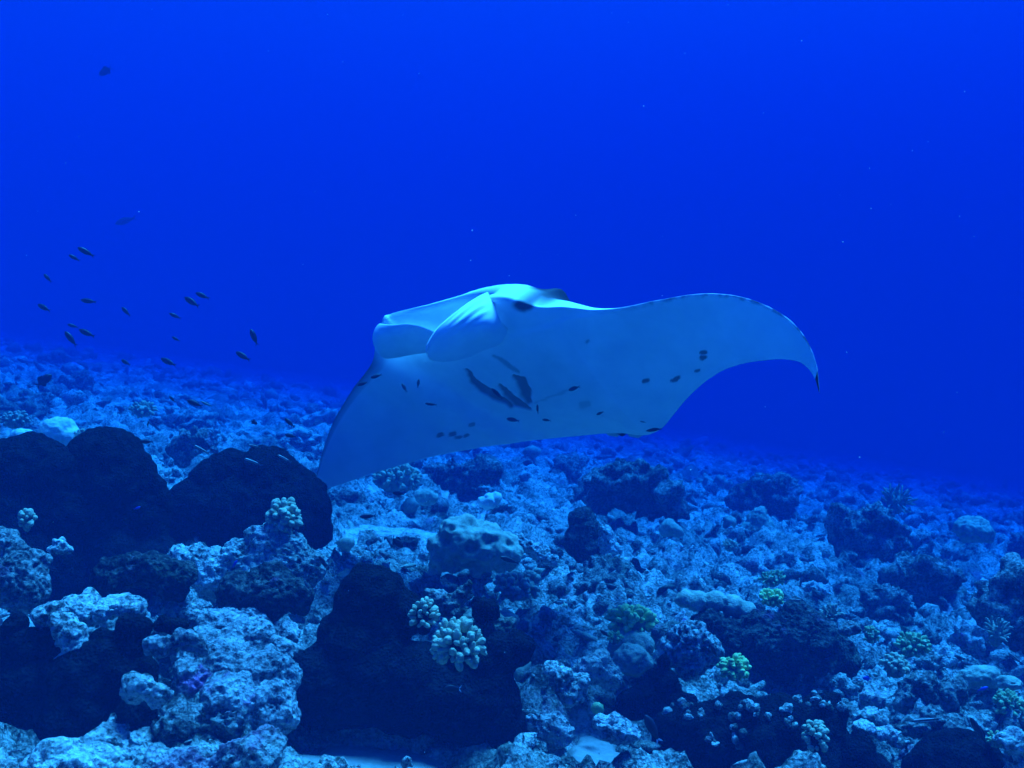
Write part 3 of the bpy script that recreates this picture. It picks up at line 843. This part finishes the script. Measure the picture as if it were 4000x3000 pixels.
rock('pale boulder leaning behind the split-faced boulder', 3.75,
     [(2330,2610,68,0),(2380,2650,50,0),(2290,2620,50,0)], seed=58)
rock('purple-stained boulder on the sand patch edge', 3.35,
     [(2150,2840,62,0,1.3,1,.9),(2200,2860,50,0),(2100,2820,48,0)], MAT_PURPLE, seed=59)
rock('purple-flecked boulder on the far side of the sand patch', 3.35,
     [(2400,2850,68,0),(2450,2870,50,0),(2350,2830,40,0)], MAT_PURPLE, seed=60)
lobed('ledge_rock', 'black hollow ledge of rock rimmed with pale crusty knobs', 'rock', 3.4,
      [(2720,2900,150,.15),(2880,2860,140,.15),(3050,2870,150,.15),(3210,2870,130,.15),(2960,2960,160,.1),(3150,2970,150,.1),(2700,3000,120,.1),(3260,2780,70,.15),(2800,2790,80,.15)], MAT_DARK,
      lobes=[], seed=61, amp=.07, fr=5.0, voxel=.014)
ledge = [o for o in COL.objects if o.name.startswith('ledge_rock')][0]
_rs = np.random.default_rng(5)
_rim = [(2630,2760),(2660,2740),(2700,2760),(2760,2730),(2800,2700),(2830,2705),(2870,2690),(2920,2690),(2960,2710),(3000,2690),(3050,2690),(3090,2700),(3120,2740),(3180,2700),(3230,2680),(3260,2670),(3300,2680),(3340,2690),(3350,2720),
        (2860,2800),(2870,2840),(2880,2880),(2885,2910),(2940,2760),(2960,2790),(3000,2800),(3090,2810),(3100,2840),(3160,2750),(2780,2880),(2790,2900),(3200,2730),(2740,2790),(2690,2800)]
_kn = [blob_mesh('knob', [((0, 0, 0), (1, .9, 1)), ((.5, -.2, .5), .6), ((-.5, .1, .4), .55)], .16, amp=.25, fr=1.4, seed=70 + i) for i in range(4)]
from mathutils.bvhtree import BVHTree
_lb = [o for o in ledge.children if o.name.startswith('body')][0]
_bv = BVHTree.FromPolygons([v.co + ledge.location for v in _lb.data.vertices], [tuple(p.vertices) for p in _lb.data.polygons])
for i, (u, v) in enumerate(_rim * 2):
    u, v = u + _rs.normal() * (4 if i < len(_rim) else 16), v + _rs.normal() * (3 if i < len(_rim) else 12)
    d = Vector(at(u, v, 1.0)) - Vector((0, 0, CZ))
    hit = _bv.ray_cast(Vector((0, 0, CZ)), d.normalized(), 20.0)[0]
    if hit is None:
        hit = _bv.find_nearest(Vector(at(u, v, far(3.42))))[0]
    link('knob', _kn[i % 4], MAT_ROCK2 if i % 3 else MAT_ROCK3, ledge, loc=hit - ledge.location, rot=tuple(_rs.uniform(0, 6, 3)), scale=tuple(_rs.uniform(.007, .022, 3)))
rock('round-backed pale boulder above a smaller one near the bottom corner', 3.75, [(3390,2730,42,0),(3370,2745,30,0),(3425,2740,30,0)], seed=62, voxel=.008)
rock('flat pale boulder just below a round-backed one', 3.65, [(3390,2800,36,0,1.6,1,.9),(3440,2815,28,0),(3345,2810,24,0)], seed=63, voxel=.008)
rock('pale tilted slab behind the black cone coral', 3.5, [(3460,2860,30,0,2.2,1.2,.8),(3520,2900,26,0,1.6,1.2,.8),(3380,2850,30,0,1.4,1.2,.8),(3545,2940,20,0)], seed=64, voxel=.008)
rock('bright pale rock slab in the bottom corner beside an olive clump', 3.35, [(3960,2900,60,0,1.2,1.2,.9),(3990,2980,70,0),(3900,2880,36,0)], seed=65)
rock('lumpy grey rock pile downslope of the knobbed coral ridge', 4.0, [(3600,2690,70,0),(3560,2730,60,0),(3680,2720,60,0),(3740,2700,50,0),(3650,2760,60,0)], MAT_ROCK3, seed=66)
rock('grey rock pile behind the tilted slab', 3.7, [(3560,2840,55,0,1.5,1,.8),(3700,2850,60,0,1.4,1,.8),(3640,2800,45,0)], MAT_ROCK3, seed=67)
rock('pale rock beside the dark stump on the mid reef', 6.0, [(2375,2110,40,0),(2385,2150,46,0),(2360,2070,26,0)], MAT_ROCK2, seed=68)
rock('grey cone-shaped coral rock on the hazy slope', 7.9, [(2965,2040,46,0),(2980,2070,52,0),(2935,2075,44,0),(2970,2005,28,0)], MAT_DOME, seed=69, voxel=.014)

# ------------------------------------------------------------------ dome corals
def dome(label, Y, lst, mat=None, **kw):
    return coral_body('dome_coral', label, 'coral', Y, lst, mat or MAT_DOME, **{'amp': .03, 'fr': 8.0, 'voxel': .009, **kw})
dome('smooth tan dome coral tucked under the bright green finger coral', 3.98, [(2465,2520,62,.04),(2500,2530,52,.04),(2425,2530,48,.04)], knob=.012, kfr=14, seed=81)
dome('pitted dome coral in front of a smooth tan one', 3.9, [(2465,2580,66,0),(2510,2592,46,0),(2425,2570,40,0)], MAT_DOME, pit=.014, pfr=30, seed=82)
dome('far dome coral with a dark hollow beneath it at the edge of sight', 7.6, [(3800,2070,62,0,1.2,1,.85),(3850,2085,36,0)], MAT_DOME, seed=83, voxel=.014, amp=.05, pit=.02, pfr=14)
dome('bright pale dome coral peeping above the notch of the first black mound', 6.3, [(225,1690,62,0,1.2,1,1),(265,1705,50,0)], MAT_PALE, seed=84, amp=.03)
dome('small pale dome coral lying beside the bright one above the black mound', 6.2, [(90,1700,34,0,1.2,1,.9)], MAT_PALE, seed=85, amp=.03)
dome('broad pitted dome coral, the larger of the twin plates', 4.45, [(3830,2640,52,0,1.5,1.2,.8),(3870,2650,44,0),(3770,2650,40,0)], MAT_DOME, pit=.012, pfr=26, seed=86)
dome('small tilted dome coral, the lower of the twin plates', 4.3, [(3950,2665,36,0,1.4,1.2,.7),(3920,2660,28,0)], MAT_DOME, pit=.012, pfr=26, seed=87)
dome('round knobby dome on the left rock bank beside a bead-like coral', 3.7, [(232,2130,36,0),(215,2140,28,0),(255,2140,24,0)], MAT_ROCK2, knob=.03, kfr=26, seed=88, voxel=.006)
dome('pale green-edged dome coral on the rubble below the ray', 6.9, [(1660,1935,34,0,1.2,1,1),(1690,1945,24,0)], MAT_DOME, seed=89, amp=.05)
dome('pale rounded coral on the rubble bank below the ray\'s rear edge', 6.6, [(1910,1955,32,0),(1890,1960,26,0),(1935,1945,24,0)], MAT_PALE, seed=90, knob=.01, kfr=20)
dome('small olive button coral between pale boulders', 3.6, [(2336,2764,25,0,1.1,1,.9)], MAT_OLIVE, seed=91, voxel=.005)
dome('pale lump coral on the hazy slope behind the dark stump', 7.0, [(2620,2060,34,0),(2600,2075,26,0),(2645,2075,26,0)], MAT_DOME, seed=92, voxel=.012)
dome('small round coral beside the cone-shaped coral rock', 7.6, [(2850,2040,26,0),(2840,2050,20,0)], MAT_DOME, seed=93, knob=.01, kfr=20)
dome('squat brain-like coral beside the dark hollowed wall', 4.2, [(3325,2455,36,0,1.3,1,.8),(3300,2462,26,0)], MAT_ROCK3, seed=94, pit=.012, pfr=26)

# ------------------------------------------------------------------ finger corals
finger_coral('pale knobbed coral standing on the rock ridge against the black mound', 1108, 2020, 4.2, 128, 150, 62, .40, .15, MAT_KNOB, 1, bulb=1.25)
finger_coral('round pale knobbed coral cluster on the shoulder of the black pillar', 1792, 2522, 3.17, 200, 185, 74, .42, .135, MAT_KNOB, 2, bulb=1.25, base_mat=MAT_DARK)
finger_coral('upright finger coral behind the round knobbed cluster', 1655, 2405, 3.26, 110, 140, 30, .42, .15, MAT_KNOB, 3, bulb=1.1, base_mat=MAT_DARK)
finger_coral('larger bright green finger coral above the dome corals', 2465, 2432, 4.05, 190, 120, 52, .45, .15, MAT_GREEN, 4, bulb=1.2)
finger_coral('small bright green finger coral on pale rocks above the crusted ledge', 2868, 2610, 3.8, 118, 95, 46, .45, .16, MAT_GREEN, 5, bulb=1.2)
finger_coral('small green finger clump beside the bright sand under the larger green coral', 2400, 2492, 3.95, 70, 45, 22, .42, .16, MAT_GREEN, 6)
finger_coral('fine-knobbed coral table just below the ray\'s lower wing', 1550, 1868, 7.2, 200, 100, 70, .30, .11, MAT_KNOB, 7, base_mat=MAT_DOME)
finger_coral('blue-shaded lobed coral rock downslope of the large pitted boulder', 2020, 2290, 4.75, 210, 100, 60, .34, .14, MAT_DOME, 8, base_mat=MAT_DOME)
finger_coral('tight knobbed coral on the dark wall at the reef edge', 3495, 2600, 4.1, 115, 85, 40, .34, .15, MAT_KNOB, 9)
finger_coral('olive finger coral crowning the dark wall', 3560, 2520, 4.3, 150, 80, 48, .40, .13, MAT_OLIVE, 10)
finger_coral('yellowish finger clump next to the olive crown coral', 3400, 2480, 4.3, 70, 60, 22, .42, .16, MAT_OLIVE, 11)
finger_coral('green finger coral at the photo edge above the corner slab', 3935, 2750, 3.9, 120, 90, 40, .42, .14, MAT_OLIVE, 12)
finger_coral('ridge of bead-like coral fingers on the end of the crusted ledge', 3185, 2880, 3.35, 90, 140, 38, .34, .16, MAT_KNOB, 13, base_mat=MAT_DARK)
finger_coral('little string of round coral beads above the left rock bank', 105, 2030, 3.75, 60, 90, 16, .46, .24, MAT_KNOB, 14, bulb=1.35)
finger_coral('dark finger coral with pale tips on the hazy slope', 3020, 2262, 5.4, 110, 56, 30, .42, .13, MAT_OLIVE, 15)
finger_coral('green fan-like finger coral over the log-shaped ledge', 3015, 2335, 4.7, 110, 60, 34, .36, .16, MAT_GREEN, 16, base_mat=MAT_OLIVE)
finger_coral('thin twiggy coral on the reef edge in the haze', 3500, 1960, 8.6, 150, 100, 46, .60, .07, MAT_DOME, 17, bulb=1.0)
finger_coral('olive clump growing on the bottom corner slab', 3890, 2890, 3.4, 80, 60, 24, .42, .16, MAT_OLIVE, 18)
finger_coral('small knobbed coral on the bank beyond the bright pale dome', 320, 1705, 6.0, 70, 50, 22, .36, .16, MAT_KNOB, 19)
finger_coral('hazy knobbed clump on the bank by the small pale dome', 60, 1640, 6.6, 120, 60, 34, .34, .14, MAT_DOME, 20)
finger_coral('knobbed clump on the rubble uphill of the black humped mound', 560, 1600, 7.6, 110, 50, 34, .36, .14, MAT_KNOB, 21, base_mat=MAT_DOME)
finger_coral('knobbly twig coral standing on the dark hollowed wall', 3250, 2400, 4.6, 90, 70, 26, .5, .12, MAT_DOME, 22)
finger_coral('pale twig coral at the dark bank near the photo edge', 3890, 2470, 4.7, 100, 110, 34, .55, .09, MAT_DOME, 23, bulb=1.0)
finger_coral('small cauliflower coral on the rubble downslope of the pale lump coral', 2850, 2130, 6.4, 60, 44, 24, .34, .17, MAT_KNOB, 24)

# ------------------------------------------------------------------ coral rubble: the 300 largest stones as parts of the bed, the rest as one mass
def slope_at(x, y): return relief(np.asarray(x, float), np.asarray(y, float))
def make_rubble():
    rs = np.random.default_rng(77)
    mats = [MAT_BED, MAT_ROCK2, MAT_ROCK3, MAT_PURPLE, MAT_BANK, MAT_DOME]
    wts = np.array([.34, .16, .20, .05, .21, .04]); wts /= wts.sum()
    # large stones
    big = []
    for i in range(22):
        v, f = stone_shape(4, 200 + i, [0, 1, 0, 1, 1, 0][i % 6])
        big.append(mesh_np('stone', v, f))
    cache = {}
    n = 300
    k = rs.uniform(-.56, .56, 2 * n); Y = np.exp(rs.uniform(math.log(2.9), math.log(22), 2 * n))
    x, y = k * Y, Y
    ok = np.nonzero((sand_mask(x, y) < .05) & (sand_mask(x, y, HOLLOWS) < .3) & ~((Y < 4.2) & (k > -.23) & (k < .06)))[0][:n]
    x, y, Y = x[ok], y[ok], Y[ok]
    z = slope_at(x, y)
    size = (.030 + .100 * rs.random(n) ** 2) * (Y / 4) ** .8
    for i in range(n):
        b, mi = int(rs.integers(len(big))), int(rs.choice(6, p=wts))
        if (b, mi) not in cache:
            me = big[b].copy(); me.materials.clear(); me.materials.append(mats[mi]); cache[(b, mi)] = me
        link('stone', cache[(b, mi)], None, seabed, loc=(x[i], y[i], z[i] + size[i] * .25), rot=(rs.normal() * .4, rs.normal() * .4, rs.uniform(0, 6.3)), scale=size[i])
    # the mass of small rubble
    vs, fs, ms, off = [], [], [], 0
    def scatter(n, sub, y0, y1, s0, s1, seed):
        nonlocal off
        r = np.random.default_rng(seed)
        shapes = [stone_shape(sub, 400 + seed * 31 + j, [0, 1, 2, 0, 3, 2, 1, 0][j % 8]) for j in range(24)]
        Y = np.exp(r.uniform(math.log(y0), math.log(y1), n)); k = r.uniform(-.66, .66, n)
        x, y = k * (Y + .3), Y
        dens = fbm(np.stack([x * .9, y * .9, 0 * x], 1) + 40, 3)
        keep = (dens + .55 > r.random(n) * .9) & ((sand_mask(x, y, SAND[:4]) < .3 + .6 * (r.random(n) < .06)) & (sand_mask(x, y, SAND[4:]) < .3 + .9 * (r.random(n) < .35)))
        x, y, Y = x[keep], y[keep], Y[keep]
        n = len(x); z = slope_at(x, y)
        s = (s0 + (s1 - s0) * r.random(n) ** 2.5) * (Y / 4) ** .8
        R = rot_matrices(r, n)
        pick = r.integers(len(shapes), size=n); mi = r.choice(6, p=wts, size=n)
        for j, (v, f) in enumerate(shapes):
            idx = np.nonzero(pick == j)[0]
            if not len(idx): continue
            V = np.einsum('nij,vj->nvi', R[idx], v) * s[idx][:, None, None]
            V += np.stack([x[idx], y[idx], z[idx] + s[idx] * .3], 1)[:, None, :]
            vs.append(V.reshape(-1, 3))
            fs.append((f[None] + (np.arange(len(idx)) * len(v))[:, None, None]).reshape(-1, 3) + off)
            ms.append(np.repeat(mi[idx], len(f)))
            off += len(idx) * len(v)
    scatter(3000, 2, 2.5, 8.0, .010, .055, 1)
    scatter(11000, 1, 4.0, 50.0, .010, .065, 2)
    me = mesh_np('rubble', np.concatenate(vs), np.concatenate(fs))
    for m in mats: me.materials.append(m)
    me.polygons.foreach_set('material_index', np.concatenate(ms).astype(np.int32))
    o = link('rubble', me)
    tag(o, 'loose pale coral rubble strewn over the sea bed', None, None, 'stuff')
make_rubble()

# ------------------------------------------------------------------ fish
def fish_material(name, col, stripe=None):
    m, nt, b = new_mat(name, 0.45, 0.3)
    vec = coords(nt, 1.0, False)
    n = tex_noise(nt, vec, 6.0, 3, .5)
    c = ramp(nt, n, [(.3, tuple(x * .7 for x in col)), (.7, col)])
    if stripe:
        sx = nt.nodes.new('ShaderNodeSeparateXYZ'); nt.links.new(vec, sx.inputs[0])
        ad = nt.nodes.new('ShaderNodeMath'); ad.operation = 'ADD'; ad.inputs[1].default_value = .5
        nt.links.new(sx.outputs['Z'], ad.inputs[0])
        f = ramp(nt, ad.outputs[0], [(.44, (0, 0, 0)), (.455, (1, 1, 1)), (.485, (1, 1, 1)), (.495, (0, 0, 0)), (.535, (0, 0, 0)), (.545, (1, 1, 1)), (.57, (1, 1, 1)), (.58, (0, 0, 0))])
        c = mixc(nt, f, c, stripe)
    nt.links.new(c, b.inputs['Base Color'])
    return m
F_DARK = fish_material('dark_fish', (0.020, 0.020, 0.030))
F_GREY = fish_material('grey_fish', (0.07, 0.075, 0.09))
F_STRIPE = fish_material('striped_fish', (0.015, 0.015, 0.02), (0.32, 0.33, 0.32))
F_WHITE = fish_material('white_fin', (0.78, 0.78, 0.74))
F_BLUE = fish_material('blue_fish', (0.02, 0.05, 0.45))
def fin_mesh(name, outline, t=.006):
    """outline in x, z -> thin solid fin, thicker at its root."""
    n = len(outline)
    v = np.array([(x, -t, z) for x, z in outline] + [(x, t, z) for x, z in outline])
    bm = bmesh.new(); bv = [bm.verts.new(p) for p in v]
    bm.faces.new(bv[:n]); bm.faces.new(bv[n:][::-1])
    for i in range(n): bm.faces.new((bv[i], bv[n + i], bv[n + (i + 1) % n], bv[(i + 1) % n]))
    bmesh.ops.recalc_face_normals(bm, faces=bm.faces); bmesh.ops.triangulate(bm, faces=bm.faces)
    me = bpy.data.meshes.new(name); bm.to_mesh(me); bm.free()
    return me
def fish_body(depth, width, bend=0.0):
    """head at +x, unit length, tail root at -0.38."""
    xs = np.array([.50, .485, .45, .38, .28, .15, 0, -.14, -.26, -.34, -.39])
    h = np.array([.02, .16, .36, .66, .90, 1.0, .97, .78, .50, .28, .24]) * depth / 2
    w = np.array([.03, .25, .50, .80, 1.0, 1.0, .9, .65, .38, .20, .10]) * width / 2
    a = np.linspace(0, 2 * math.pi, 12, endpoint=False)
    rows = [np.stack([np.full(12, x), ww * np.cos(a) + bend * x * x, hh * np.sin(a)], 1) for x, hh, ww in zip(xs, h, w)]
    v = np.concatenate(rows + [np.array([[.505, bend * .25, 0], [-.395, bend * .15, 0]])])
    f = grid_faces(11, 12, wrap=True)
    q = [tuple(x) for x in f]
    n = 132
    tri = [(n, (i + 1) % 12, i) for i in range(12)] + [(n + 1, 120 + i, 120 + (i + 1) % 12) for i in range(12)]
    me = bpy.data.meshes.new('fish'); me.from_pydata([tuple(x) for x in v], [], q + tri)
    me.polygons.foreach_set('use_smooth', np.ones(len(me.polygons), bool)); me.update()
    return me
def tail(fork, span): return fin_mesh('tail_fin', [(-.34, .03), (-.42, span * .55), (-.53, span), (-.46 - .0, span * .25), (-.50 + fork, 0), (-.46, -span * .25), (-.53, -span), (-.42, -span * .55), (-.34, -.03)])
KINDS_F = {
 'slender': (fish_body(.31, .17, .0), [('tail_fin', tail(.09, .12)), ('dorsal_fin', fin_mesh('dorsal_fin', [(.22, .10), (.10, .17), (-.05, .155), (-.25, .09), (-.30, .05), (0, .09)]))]),
 'curved': (fish_body(.24, .15, .5), [('tail_fin', tail(.05, .09)), ('dorsal_fin', fin_mesh('dorsal_fin', [(.20, .09), (.05, .14), (-.20, .11), (-.30, .05), (0, .08)]))]),
 'wrasse': (fish_body(.20, .13, .15), [('tail_fin', tail(.03, .07)), ('dorsal_fin', fin_mesh('dorsal_fin', [(.25, .07), (.05, .125), (-.22, .10), (-.30, .04), (0, .07)]))]),
 'damsel': (fish_body(.46, .18), [('tail_fin', tail(.13, .20)), ('dorsal_fin', fin_mesh('dorsal_fin', [(.20, .19), (.02, .30), (-.14, .34), (-.24, .24), (-.30, .08), (0, .18)])), ('anal_fin', fin_mesh('anal_fin', [(.0, -.20), (-.12, -.33), (-.24, -.22), (-.30, -.08)]))]),
}
_fcopy = {}
def fish(label, u, v, length_px, angle, Y, kind='slender', mat=None, yaw=0.0, tail_mat=None, group='small reef fish'):
    """angle: the way the head points in the picture, degrees from the right, counter-clockwise."""
    mat = mat or F_DARK
    def mesh(me, m):
        k = (me.name, m.name)
        if k not in _fcopy:
            c = me.copy(); c.materials.clear(); c.materials.append(m); _fcopy[k] = c
        return _fcopy[k]
    body, fins = KINDS_F[kind]
    p = at(u, v, Y)
    o = link('fish', mesh(body, mat), loc=p, scale=length_px * Y / FPX * 1.04 / max(math.cos(math.radians(yaw)), .5))
    a = math.radians(angle)
    flip = math.cos(a) < 0
    if flip: o.rotation_euler = (0, math.pi * 0 + (a - math.pi), math.pi + math.radians(yaw))
    else: o.rotation_euler = (0, -a, math.radians(yaw))
    if abs(math.cos(a)) < .25: o.rotation_euler = (0, -a, math.radians(yaw))
    tag(o, label, 'fish', group)
    for nm, me in fins:
        link(nm, mesh(me, tail_mat if (tail_mat and nm == 'tail_fin') else mat), None, o)
    return o
S = 'school of dark fish above the slope'
for lab, u, v, l, a, Y in [
 ('topmost fish of the school, slim and dark, just above a smaller one', 336,984,62,151,7.0),
 ('small dark fish tucked under the topmost one of the school', 290,1007,42,150,7.6),
 ('small steeply tilted fish on the outer side of the school, below the topmost pair', 186,1086,40,132,7.6),
 ('dark fish nearest the photo edge, alone, level with a flat-swimming one', 172,1202,56,155,7.0),
 ('level-swimming dark fish in the middle of the school', 346,1176,56,171,7.2),
 ('steep small fish between the level one and the two-fish pair', 492,1217,46,137,7.6),
 ('plump dark fish, lower of the close pair on the school\'s inner side', 749,1179,66,150,6.6),
 ('slim dark fish, upper of the close pair on the school\'s inner side', 791,1155,54,157,7.0),
 ('small dark fish just below the close pair', 684,1234,44,155,7.6),
 ('smallest dark fish, above the reef below the close pair', 687,1324,34,152,8.4),
 ('small faint fish just above two larger dark ones low in the school', 285,1273,38,162,8.4),
 ('large dark fish pointing up the slope, upper of the lower pair', 339,1301,64,157,6.6),
 ('large steep dark fish, lower of the lower pair', 276,1323,68,130,6.6),
 ('dark fish standing nearly upright, alone toward the ray', 992,1317,62,112,6.4),
 ('dark fish just below the upright one with its forked tail showing', 949,1391,62,152,6.2),
 ('dark fish low over the reef in front of a pale hump', 658,1414,64,157,6.4),
 ('small dark fish low over the reef beside a larger one', 492,1416,42,153,7.2)]:
    fish(lab, u, v, l * 1.06, a, Y * 1.12, 'slender', F_DARK, yaw=((u * 7) % 40) - 20, group=S)
fish('round dark fish with spread fins over the far slope', 172,1486,66,40,7.5,'damsel',F_DARK,yaw=15)
fish('faint round fish high in open water in the upper corner', 412,278,54,215,22.0,'damsel',F_DARK,yaw=10)
fish('faint long fish in open water above the school', 490,862,80,197,26.0,'slender',F_GREY)
for lab, u, v, l, a, Y, k, m in [
 ('dark fish swimming beside a striped one over the rubble behind the black mounds', 760,1575,62,158,5.6,'slender',F_DARK),
 ('striped fish close behind a dark one over the rubble', 807,1578,48,156,5.6,'wrasse',F_STRIPE),
 ('dim small fish ahead of the dark and striped pair', 673,1559,34,135,6.4,'slender',F_DARK),
 ('tiny curved dark fish behind the round hump of the biggest black mound', 578,1657,26,80,5.6,'curved',F_DARK),
 ('small dark fish above the bright rubble patch beside the ray\'s wing', 992,1649,30,335,5.8,'damsel',F_DARK),
 ('dim fish over the dark hollow next to the ray\'s wing', 1131,1651,50,140,5.8,'slender',F_DARK),
 ('lower dim fish over the dark hollow next to the ray\'s wing', 1136,1702,46,170,5.6,'slender',F_DARK),
 ('dark fish hugging the side of the biggest black mound', 572,1725,50,178,4.7,'slender',F_DARK),
 ('striped fish in the gap between the two black mounds', 787,1756,68,152,4.8,'wrasse',F_STRIPE),
 ('short striped fish skimming the top of the humped black mound', 993,1742,48,170,4.7,'wrasse',F_STRIPE),
 ('striped fish crossing the dark face of the humped mound, the lower one', 987,1804,68,158,4.6,'wrasse',F_STRIPE),
 ('striped fish on the shoulder of the humped mound toward the ray', 1110,1791,58,152,4.6,'wrasse',F_STRIPE),
 ('small dark fish at the edge of the humped mound under the ray\'s wing', 1170,1815,22,210,4.6,'slender',F_DARK),
 ('dark fish at the front edge of the ray\'s lower wing, the upper one', 1470,1469,44,197,5.3,'slender',F_DARK),
 ('dark fish on the front edge of the ray\'s lower wing, the lower one', 1416,1499,40,197,5.4,'slender',F_DARK),
 ('thin steep fish below the ray\'s chin', 1579,1514,38,120,5.3,'slender',F_GREY),
 ('thin upright fish below the ray\'s chin', 1634,1498,34,82,5.3,'slender',F_GREY),
 ('dark level fish on the pale belly ahead of the gill slits', 1684,1579,44,172,5.1,'curved',F_DARK),
 ('slim curved cleaner fish lying along a gill slit of the ray', 1942,1538,58,135,4.9,'curved',F_DARK),
 ('dark comma-shaped fish hanging behind the gill slits', 2100,1597,36,95,4.8,'curved',F_DARK),
 ('faint long fish under the belly below the gill slits', 2004,1640,50,170,5.1,'slender',F_GREY),
 ('faint small fish behind the comma-shaped one', 2135,1641,32,172,5.1,'slender',F_GREY),
 ('faint fish slanting upward across the middle of the belly', 2243,1517,46,198,5.0,'slender',F_GREY),
 ('small faint fish near the rear of the belly', 2344,1614,30,203,5.0,'slender',F_GREY),
 ('tiny black and white fish by the ray\'s rear corner', 2511,1648,24,165,4.8,'wrasse',F_STRIPE),
 ('long black fish trailing at the rear corner of the ray', 2555,1679,62,187,4.8,'wrasse',F_DARK),
 ('dark oval fish on the rubble below the ray\'s lower wing', 1558,1928,48,175,5.6,'slender',F_DARK),
 ('dark fish over the bright rubble beside the humped mound', 1437,2016,60,182,5.0,'slender',F_DARK),
 ('dark fish with a pale tail over the rubble above the black pillar', 1552,2118,56,318,4.6,'damsel',F_DARK),
 ('curved dark fish over the hollow of the large pitted boulder', 1990,2187,78,160,4.4,'curved',F_DARK),
 ('curved black fish between the humped mound and the pillar', 1263,2198,64,120,3.9,'curved',F_DARK),
 ('small dark fish beside the larger green finger coral', 2362,2474,44,140,3.9,'slender',F_DARK),
 ('small dark fish hanging by the rounded boulder with dark pocks', 2789,2544,52,115,3.9,'slender',F_DARK),
 ('long black fish diving behind the broad black dome coral', 3823,2856,125,122,3.45,'wrasse',F_DARK),
 ('long dim striped fish in front of the grey rock pile', 3616,2813,105,185,3.7,'wrasse',F_STRIPE),
 ('small striped fish over the slope near the green fan-like coral', 3112,2344,54,176,4.6,'wrasse',F_STRIPE),
 ('dim striped fish at the photo edge above the small tilted dome', 3966,2572,70,142,4.4,'wrasse',F_STRIPE),
 ('small dark fish on the rubble beyond the small striped one', 3430,2304,42,182,5.2,'slender',F_DARK),
 ('dim dark fish at the hollow beside the biggest black mound\'s foot', 1196,2282,44,300,3.8,'curved',F_GREY)]:
    fish(lab, u, v, l, a, Y, k, m, yaw=((u * 3 + v) % 30) - 15)
fish('black fish with a wide white tail diving beside the crusted ledge', 2548,2846,118,118,3.1,'slender',F_DARK,tail_mat=F_WHITE,yaw=10)
fish('black fish in the shadow of the pillar showing only its white tail', 1768,2690,64,178,2.85,'damsel',F_DARK,tail_mat=F_WHITE,yaw=0)
for lab, u, v, l, a, Y in [
 ('tiny bright blue fish below the pale rock ridge', 917,2203,34,55,3.6), ('tiny blue fish in the cleft between the two black mounds', 535,1985,28,20,4.0),
 ('small blue fish under the small tilted dome coral', 3839,2691,44,20,4.0), ('small oval blue fish in the dark below the tight knobbed coral', 3386,2650,34,170,3.9)]:
    fish(lab, u, v, l, a, Y, 'damsel' if 'oval' in lab else 'slender', F_BLUE)

# ------------------------------------------------------------------ drifting specks in the water
def make_specks():
    rs = np.random.default_rng(3)
    v0, f0 = ico(1)
    vs, fs = [], []
    pts = [(1100*4000//2212, 596*4000//2212), (1478*1.81, 115*1.81), (1389*1.81, 229*1.81), (1819*1.81, 522*1.81), (2071*1.81, 467*1.81), (1019*1.81, 497*1.81), (300*1.81, 457*1.81),
           (3358,1786), (2698,1835), (2205*1.5, 1376), (1730*1.81, 88*1.81), (904*1.81, 159*1.81), (1880*1.81, 450*1.81), (1969*1.81, 325*1.81), (707*1.81, 31*1.81)]
    for i in range(170):
        if i < len(pts): u, v = pts[i]; r = rs.uniform(1.8, 3.0)
        else: u, v = rs.uniform(0, 4000), rs.uniform(0, 3000) ** 1; r = .45 + 1.3 * rs.random() ** 3
        Y = rs.uniform(.9, 4.5)
        vs.append(v0 * (r * Y / FPX) * rs.uniform(.6, 1.3, 3) + at(u, v, Y)); fs.append(f0 + i * len(v0))
    m, nt, b = new_mat('plankton', .6); b.inputs['Base Color'].default_value = (.85, .88, .8, 1)
    o = link('plankton', mesh_np('plankton', np.concatenate(vs), np.concatenate(fs)), m)
    tag(o, 'tiny pale specks drifting in the open water', None, None, 'stuff')
make_specks()
